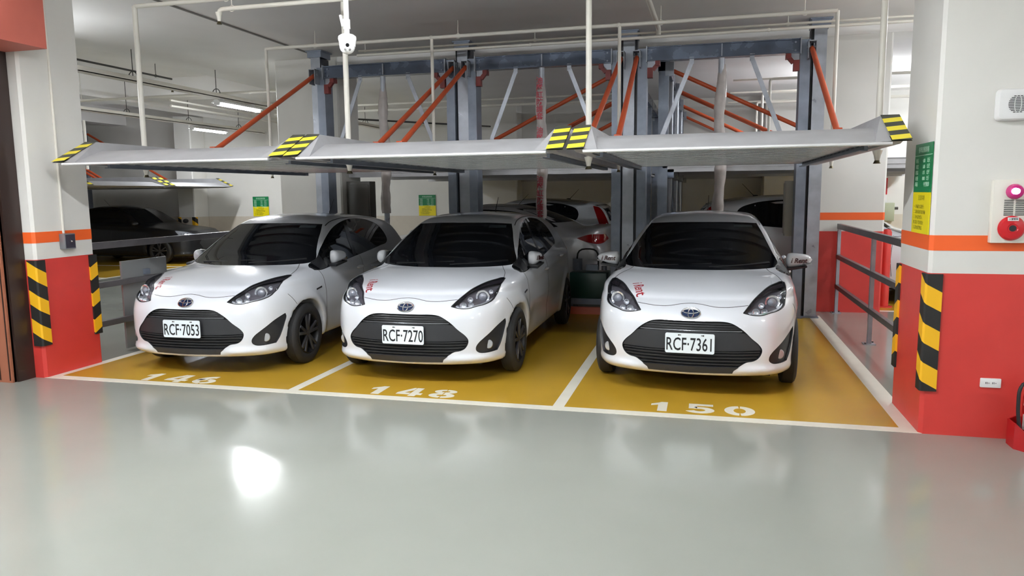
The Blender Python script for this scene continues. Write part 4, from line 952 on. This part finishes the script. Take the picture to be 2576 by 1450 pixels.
c = MB(); c.lathe([(.076, 0), (.078, .010), (.066, .026), (.03, .034), (.026, .030), (.0, .030)], (-.015, -.055, -.105), (0, -1, 0), 36); R = obj('call_point', c, mat('alarm_red', srgb(196, 26, 36), .3), t)
c = MB(); c.cyl((-.015, -.085, -.105), (-.015, -.088, -.105), .020, 20); obj('push_button', c, M_BLACKP, R)
c = MB(); c.box(-.045, .015, -.0885, -.080, -.058, -.036); obj('call_point_label', c, M_WHITEP, R, smooth=False)
lettering('label_print', '火警警報', M_BLACKP, R, frame((-.015, -.0895, -.047), (1, 0, 0), (0, 0, 1)), size=.013, depth=.0003)
t = thing('wall_socket', 'white double wall socket on the red pillar base', 'socket', (1.835, 5.4165, .375))
c = MB(); c.prism(rrect(.122, .062, .006), lambda u, v, h: (u, -h, v), 0, .010); obj('face_plate', c, M_WHITEP, t, bevel=.002)
for s in (-.02, .02):
    c = MB(); c.box(s-.010, s-.006, -.0108, -.008, -.006, .006); c.box(s-.001, s+.002, -.0108, -.008, -.006, .006); c.cyl((s+.010, -.0108, 0), (s+.010, -.008, 0), .0028, 8); obj('socket_slots', c, M_BLACKP, t, smooth=False)
# green and yellow notice on the side face of the right pillar (faces -x)
def notice(label, o, right, w, hg, hy, big):
    n = Vector(right).normalized().cross(Vector((0, 0, 1))); t = thing('parking_notice', label, 'sign', o, 0); r = Vector(right).normalized()
    def card(nm, z0, z1, m):
        c = MB(); P = lambda u, v, h: tuple(r*u+Vector((0, 0, v))+n*h); c.prism([(-w/2, z0), (w/2, z0), (w/2, z1), (-w/2, z1)], P, 0, .004); return obj(nm, c, m, t, smooth=False)
    G = card('green_card', 0, hg, M_GREENS); Y = card('yellow_card', -hy, 0, M_YELS); mw = mat('sign_white', srgb(190, 222, 200), .5); mk = mat('sign_ink', srgb(120, 112, 20), .5)
    def put(par, s, u, v, size, m, al='LEFT'): lettering('print', s, m, par, frame(tuple(r*u+Vector((0, 0, v))+n*.0043), r, (0, 0, 1)), size=size, depth=.0003, align=al)
    k = w/.42
    put(G, '停車設備規格', 0, hg-.045*k, .042*k, mw, 'CENTER')
    c = MB(); c.prism([(-w/2, hg-.082*k), (w/2, hg-.082*k), (w/2, hg-.078*k), (-w/2, hg-.078*k)], lambda u, v, h: tuple(r*u+Vector((0, 0, v))+n*h), .003, .0045); obj('rule_line', c, mw, G, smooth=False)
    for i, (a, b, d) in enumerate((('車長', '4.80', '公尺'), ('車寬', '1.85', '公尺'), ('車高', '1.55', '公尺'), ('車重', '1800', '公斤'), ('車種', '', '中型轎車'))):
        z = hg-(.118+.040*i)*k*(1 if big else .9); put(G, a, -.18*k, z, .034*k, mw); put(G, b, -.01*k, z, .034*k, mw); put(G, d, (.09 if b else .03)*k, z, .034*k, mw)
    put(Y, '注意事項', 0, -.040*k, .038*k, mk, 'CENTER')
    for i, s in enumerate(('一 車輛進出請慢行', '二 請依規格停放車輛', '三 車內請勿留人', '四 請拉手煞車熄火', '五 請勿放置物品')):
        put(Y, s, -.17*k, -(.100+.036*i)*k*(1 if big else .8), .030*k, mk)
    return t
notice('green and yellow parking notice on the near right pillar', (1.4265, 5.665, 1.625), (0, -1, 0), .42, .33, .28, True)
notice('small green and yellow notice on the far wall, left of the pillar', (-11.73, 17.985, 1.36), (1, 0, 0), .48, .27, .26, False)
notice('small green and yellow notice on the far wall, seen above the middle car', (-6.91, 17.985, 1.36), (1, 0, 0), .46, .27, .26, False)
# extinguisher in its stand
t = thing('fire_extinguisher', 'red fire extinguisher with black hose at the right edge', 'extinguisher', (2.045, 5.27, .02))
c = MB(); c.lathe([(.0, .0), (.060, .0), (.066, .012), (.066, .30), (.060, .335), (.040, .362), (.022, .372), (.022, .40), (.0, .40)], (0, 0, 0), (0, 0, 1), 32); obj('cylinder', c, mat('extinguisher_red', srgb(178, 18, 26), .25, coat=.5), t)
c = MB(); c.box(-.012, .012, -.06, .03, .40, .412); c.box(-.012, .012, -.07, .02, .43, .442); c.cyl((0, 0, .39), (0, 0, .435), .018, 14); obj('valve', c, M_GALV, t)
c = MB(); c.tube(round_path([(-.02, -.01, .405), (-.075, -.02, .41), (-.105, -.03, .36), (-.105, -.035, .22), (-.085, -.04, .06)], .04), .011, 10); obj('hose', c, M_BLACK, t)
for z0, z1, m in ((.10, .20, M_WHITEP), (.255, .30, M_WHITEP)):
    c = MB(); n = 14; vs = []; 
    for z in (z0, z1): vs += [(.0668*math.cos(a), .0668*math.sin(a), z) for a in [PI*1.05+PI*.85*i/n for i in range(n+1)]]
    c.add(vs, [(i, i+1, n+2+i, n+1+i) for i in range(n)]); obj('label_sticker', c, m, t)
c = MB(); c.cyl((.0, -.064, .228), (.0, -.0685, .228), .020, 18); obj('round_sticker', c, M_YELS, t)
c = MB(); c.cyl((-.042, -.050, .232), (-.045, -.0535, .232), .016, 18); obj('round_sticker', c, M_WHITEP, t)
lettering('label_print', '10型', M_LOGO, t, frame((0, -.0675, .278), (1, 0, 0), (0, 0, 1)), size=.03, depth=.0003)
t = thing('extinguisher_stand', 'red floor stand holding the extinguisher, white lettering', 'stand', (2.045, 5.27, 0))
mr = mat('stand_red', srgb(172, 24, 28), .35)
oc = [(-.06, -.135), (.06, -.135), (.125, -.06), (.125, .06), (.06, .135), (-.06, .135), (-.125, .06), (-.125, -.06)]
c = MB(); oi = [(a*.93, b*.93) for a, b in oc]; n = 8
zt = lambda p: .10 if p[1] < 0 and abs(p[0]) < .1 else .165
c.add([(a, b, 0) for a, b in oc]+[(a, b, zt((a, b))) for a, b in oc]+[(a, b, zt((a, b))) for a, b in oi]+[(a, b, .016) for a, b in oi],
      [(i, (i+1) % n, n+(i+1) % n, n+i) for i in range(n)]+[(n+i, n+(i+1) % n, 2*n+(i+1) % n, 2*n+i) for i in range(n)]+[(2*n+i, 2*n+(i+1) % n, 3*n+(i+1) % n, 3*n+i) for i in range(n)]+[tuple(range(n-1, -1, -1)), tuple(3*n+i for i in range(n))])
obj('stand_shell', c, mr, t, smooth=False)
lettering('stand_lettering', '滅火器', M_WHITEP, t, frame((0, -.1355, .066), (1, 0, 0), (0, 0, 1)), size=.042, depth=.0005, bold=.0006); lettering('stand_lettering', 'FIRE EXTINGUISHER', M_WHITEP, t, frame((0, -.1355, .028), (1, 0, 0), (0, 0, 1)), size=.0155, depth=.0005)
# ------------------------------------------------------------------ near left pillar fittings
t = thing('switch_box', 'small grey switch box with a key knob on the left pillar', 'switch box', (-5.8775, 5.755, 1.245))
c = MB(); c.box(0, .065, -.062, .062, -.072, .072); obj('box', c, mat('box_grey', srgb(128, 130, 136), .4, metal=.4), t, bevel=.004)
c = MB(); c.box(.0655, .068, -.052, .052, -.062, .062); c.cyl((.068, .0, 0), (.078, .0, 0), .012, 14); obj('face', c, mat('face_dark', srgb(58, 54, 66), .35), t)
c = MB(); c.ball((.080, 0, 0), .009, 10, 8); obj('key_knob', c, M_CHROME, t)
t = thing('conduit', 'thin white conduit running down the left pillar to the switch box', 'conduit', (0, 0, 0)); c = MB(); c.tube([(-5.870, 5.742, 1.32), (-5.870, 5.742, 2.1), (-5.870, 5.742, CZ-.01)], .011, 10); obj('conduit_run', c, M_PIPE, t)
# lit sign tube on the lintel
t = thing('wall_lamp', 'slim lit lamp at the top left edge of the photo', 'lamp', (-5.535, 4.92, 3.06)); c = MB(); c.box(-.008, .02, -.03, .03, -.02, .0); c.box(-.008, .012, -.03, .03, .0, .62); obj('lamp_base', c, M_WHITEP, t); c = MB(); c.cyl((.03, 0, .01), (.03, 0, .6), .014, 12); obj('tube', c, emis('dim_tube', (1, .98, 1, 1), 5.0), t)
# ------------------------------------------------------------------ railings
def railing(label, x, ys, y0, y1):
    t = thing('railing', label, 'railing', (x, 0, 0), 0)
    for y in ys:
        c = MB(); c.box(-.02, .02, y-.025, y+.025, 0, 1.17); P = obj('post', c, M_GALV, t, smooth=False)
        c = MB(); c.box(-.06, .06, y-.06, y+.06, 0, .008); obj('foot_plate', c, M_GALV, P, smooth=False)
        for a, b in ((-.045, -.045), (.045, .045)): c = MB(); c.cyl((a, y+b, .008), (a, y+b, .022), .009, 6); obj('anchor_bolt', c, M_PIPED, P)
    for z in (.36, .76, 1.165):
        c = MB(); h = .03 if z < 1 else .035; c.box(-.024, .024, y0, y1, z-h, z+h); obj('rail', c, M_RAIL, t, smooth=False, bevel=.004)
    return t
railing('grey steel railing between the right pillars', 1.72, (8.55, 10.68), 6.2, 10.72)
railing('grey steel railing behind the near left pillar', -5.98, (8.5, 10.5), 6.11, 10.6)
t = thing('sheet_panel', 'grey sheet metal panel leaning on the left railing', 'panel', (-6.06, 6.95, 0)); c = MB(); c.box(-.012, .012, -.33, .36, .02, .97); obj('sheet', c, mat('sheet_grey', srgb(150, 152, 152), .4, metal=.3), t, bevel=.004)
c = MB(); c.box(.012, .04, -.02, .06, .80, .86); obj('clip', c, M_GALVD, t)
# ------------------------------------------------------------------ odds and ends behind the cars
t = thing('hydraulic_unit', 'dark green hydraulic power unit between the middle and right cars', 'pump', (-1.57, 10.40, -.06))
c = MB(); c.box(-.26, .26, -.2, .2, .24, .60); obj('tank', c, mat('machine_green', srgb(22, 66, 56), .35), t, bevel=.01)
c = MB(); c.box(-.28, .28, -.22, .22, .16, .24); obj('tray', c, M_GALVD, t, smooth=False)
for x in (-.24, .24): c = MB(); c.box(x-.03, x+.03, -.2, .2, .06, .16); obj('leg', c, M_GALVD, t, smooth=False)
c = MB(); c.cyl((-.18, 0, .62), (-.18, 0, .78), .07, 16); c.box(-.05, .12, -.06, .06, .62, .70); c.cyl((.2, 0, .62), (.2, 0, .68), .04, 12); obj('pump_body', c, M_GALVD, t)
c = MB(); c.tube(round_path([(-.18, -.03, .76), (-.18, -.03, .92), (.12, -.03, .92), (.12, -.03, .68)], .12), .012, 10); obj('hose', c, M_BLACK, t)
t = thing('wheel_stop', 'orange wheel stop on the floor behind the middle bay', 'wheel stop', (-1.5, 9.99, .0)); c = MB(); c.prism([(-.06, 0), (.06, 0), (.04, .09), (-.04, .09)], lambda u, v, h: (h, u, v), -.3, .3); obj('bar', c, M_BRACE, t)
t = thing('control_box', 'pale grey control cabinet beside the right back post', 'control box', (1.10, 10.46, 1.05)); c = MB(); c.box(-.10, .05, -.10, .10, .0, .72); obj('cabinet', c, mat('cabinet_grey', srgb(168, 166, 156), .45), t, bevel=.006); c = MB(); c.box(-.112, -.1, -.09, .09, .03, .69); obj('cabinet_door', c, mat('cabinet_grey', srgb(168, 166, 156), .45), t, bevel=.004)
t = thing('control_box', 'dark control cabinet behind the leftmost post', 'control box', (-5.33, 11.0, 1.0)); c = MB(); c.box(-.22, .18, -.10, .12, 0, .86); obj('cabinet', c, mat('cabinet_dark', srgb(92, 90, 86), .45), t, bevel=.006); c = MB(); c.box(-.2, .16, -.112, -.1, .05, .81); obj('cabinet_door', c, mat('cabinet_dark', srgb(92, 90, 86), .45), t, bevel=.004)
for i, (x, y) in enumerate(((2.45, 11.36),)):
    t = thing('bollard', 'red steel bollard beside the back right pillar', 'bollard', (x, y, 0)); c = MB(); c.lathe([(.0, 0), (.06, 0), (.06, 1.05), (.045, 1.09), (0, 1.1)], (0, 0, 0), (0, 0, 1), 20); obj('tube', c, M_RED, t); c = MB(); c.cyl((0, 0, 0), (0, 0, .015), .11, 20); obj('foot', c, M_RED, t)
t = thing('alarm_bell', 'small red alarm box on the far wall right of the pillar', 'alarm', (3.72, 17.985, 1.53)); c = MB(); c.box(-.14, .10, -.08, 0, 0, .36); obj('box', c, mat('alarm_red', srgb(196, 26, 36), .3), t, bevel=.01); c = MB(); c.box(-.14, .10, -.06, 0, -.16, -.02); obj('grille', c, M_WHITEP, t)
t = thing('meter_box', 'pale green meter box on the far wall under the red alarm', 'meter box', (3.75, 17.985, .95)); c = MB(); c.box(-.22, .22, -.14, 0, 0, .40); obj('box', c, mat('meter_green', srgb(170, 176, 150), .5), t, bevel=.01); c = MB(); c.cyl((.22, -.07, .28), (.30, -.07, .28), .03, 10); obj('tap', c, M_PIPED, t)
# ------------------------------------------------------------------ cars
hatch_car('white hatchback with number plate RCF-7053, leftmost of the three in front', -4.595, 5.704, .033, 'RCF·7053', (), True)
hatch_car('white hatchback with number plate RCF-7270, middle of the three in front', -2.489, 5.833, .007, 'RCF·7270', (1,), True)
hatch_car('white hatchback with number plate RCF-7361, rightmost, facing the viewer', -.104, 5.947, -.041, 'RCF·7361', (-1, 1))
def build_simple(D, paint, sidew, ws, rw, tails, heads, n):
    f = body_fn(D); L = D['rear'][1][2]; parts = []
    P, F = surface_nets(f, (-.97, -.06, .12), (.97, L+.1, 1.50), n)
    me = bpy.data.meshes.new('body'); me.from_pydata(P.tolist(), [], F.tolist()); me.materials.append(paint); finish(me, True, 40); parts.append(('body', me, []))
    u = MB(); u.box(-.62, .62, .3, L-.3, .17, .30); parts.append(('underbody', u.mesh('underbody', M_BLACK), []))
    parts.append(('windshield', patch(f, ws, 'front', .003, .006, .08).mesh('windshield', M_GLASS), []))
    parts.append(('rear_window', patch(f, rw, 'back', .003, .006, .08).mesh('rear_window', M_GLASS), []))
    for mir in (False, True):
        parts.append(('side_window', patch(f, sidew, 'side', .003, .006, .09, mirror=mir).mesh('side_window', M_GLASS), []))
        for t in tails: parts.append(('tail_lamp', patch(f, t, 'side', .006, .012, .05, mirror=mir).mesh('tail_lamp', M_TAIL), []))
        parts.append(('headlamp', patch(f, heads, 'front', .004, .01, .05, mirror=mir).mesh('headlamp', mat('headlamp_glass', srgb(150, 154, 162), .1, metal=.5)), []))
        for yy in (1.2, 2.2, 3.05): parts.append(('door_gap', ribbon(f, [(yy, .90), (yy+.03, .6), (yy, .30)], 'side', .006, mirror=mir, step=.08).mesh('door_gap', M_SEAM), []))
        sx = -1 if mir else 1
        for yw in D['wheels']: parts.append(wheel_parts(sx, yw, D['wr']-.005, D['wr'], .70, .85))
        h = MB(); h.ball((sx*.93, 1.45, 1.0), .1, 14, 8, (1.0, .55, .6)); parts.append(('door_mirror', h.mesh('door_mirror', paint), []))
    g = patch(f, [(-.35, .58), (.35, .58), (.42, .50), (.30, .33), (-.30, .33), (-.42, .50)], 'front', .004, .01, .06).mesh('grille', M_BLACKP); parts.append(('grille', g, []))
    pl = patch(f, [(-.19, .62), (.19, .62), (.19, .77), (-.19, .77)], 'back', .008, .01, .08, sp=False).mesh('license_plate', M_PLATE); parts.append(('license_plate', pl, []))
    an = MB(); an.cyl((0, 2.95, 1.40), (0, 3.15, 1.60), .005, 8, .003); an.ball((0, 2.95, 1.42), .03, 12, 6, (1, 1.6, .6)); parts.append(('antenna', an.mesh('antenna', M_BLACK), []))
    return parts
SW2 = [(1.45, .965), (2.2, .99), (3.2, 1.04), (3.78, 1.10), (3.6, 1.19), (3.2, 1.30), (2.8, 1.35), (2.4, 1.355), (2.05, 1.30), (1.75, 1.17), (1.5, 1.03)]
HL2 = [(.42, .68), (.60, .78), (.74, .82), (.76, .72), (.66, .66), (.5, .64)]
WS2 = [(-.5, 1.35), (.5, 1.35), (.62, 1.15), (.70, 1.0), (-.70, 1.0), (-.62, 1.15)]
def bg_car(parts, label, loc, rz, sc=(1, 1, 1)):
    t = thing('parked_car', label, 'car', loc, rz); t.scale = sc; assemble(t, parts); return t
silver = mat('silver_paint', srgb(186, 186, 190), .3, metal=.3, coat=.8)
pv = build_simple(SEDAN, silver, SW2, WS2, [(-.52, 1.37), (.52, 1.37), (.66, 1.16), (-.66, 1.16)], [[(4.10, .93), (4.30, .985), (4.50, .98), (4.53, .90), (4.48, .85), (4.28, .865)]], HL2, (66, 140, 52))
bg_car(pv, 'silver sedan seen from behind between the middle and right cars', (-6.02, 12.15, 0), -PI/2, (1, 1, 1.02))
bk = mat('dark_car_paint', srgb(12, 13, 19), .3, coat=.25)
pd = []
for nm, me, sub in pv:
    if me.materials[0] == silver: me = me.copy(); me.materials[0] = bk
    pd.append((nm, me, sub))
bg_car(pd, 'dark sedan parked under the far left lift', (-12.15, 16.4, 0), PI/2, (1, 1.02, 1.0))
ph = build_simple(HATCH, M_CARW, SIDEW, WS2, [(-.50, 1.32), (.50, 1.32), (.60, 1.05), (-.60, 1.05)], [[(3.50, 1.30), (3.62, 1.27), (3.80, 1.0), (3.82, .93), (3.66, .95)]], HL2, (66, 120, 52))
bg_car(ph, 'white hatchback parked behind the silver sedan', (-5.65, 14.45, 0), -PI/2, (1.03, 1.03, 1.07))
bg_car(ph, 'white car in side view behind the rightmost hatchback', (3.85, 12.45, 0), PI/2, (1.03, 1.05, 1.10))
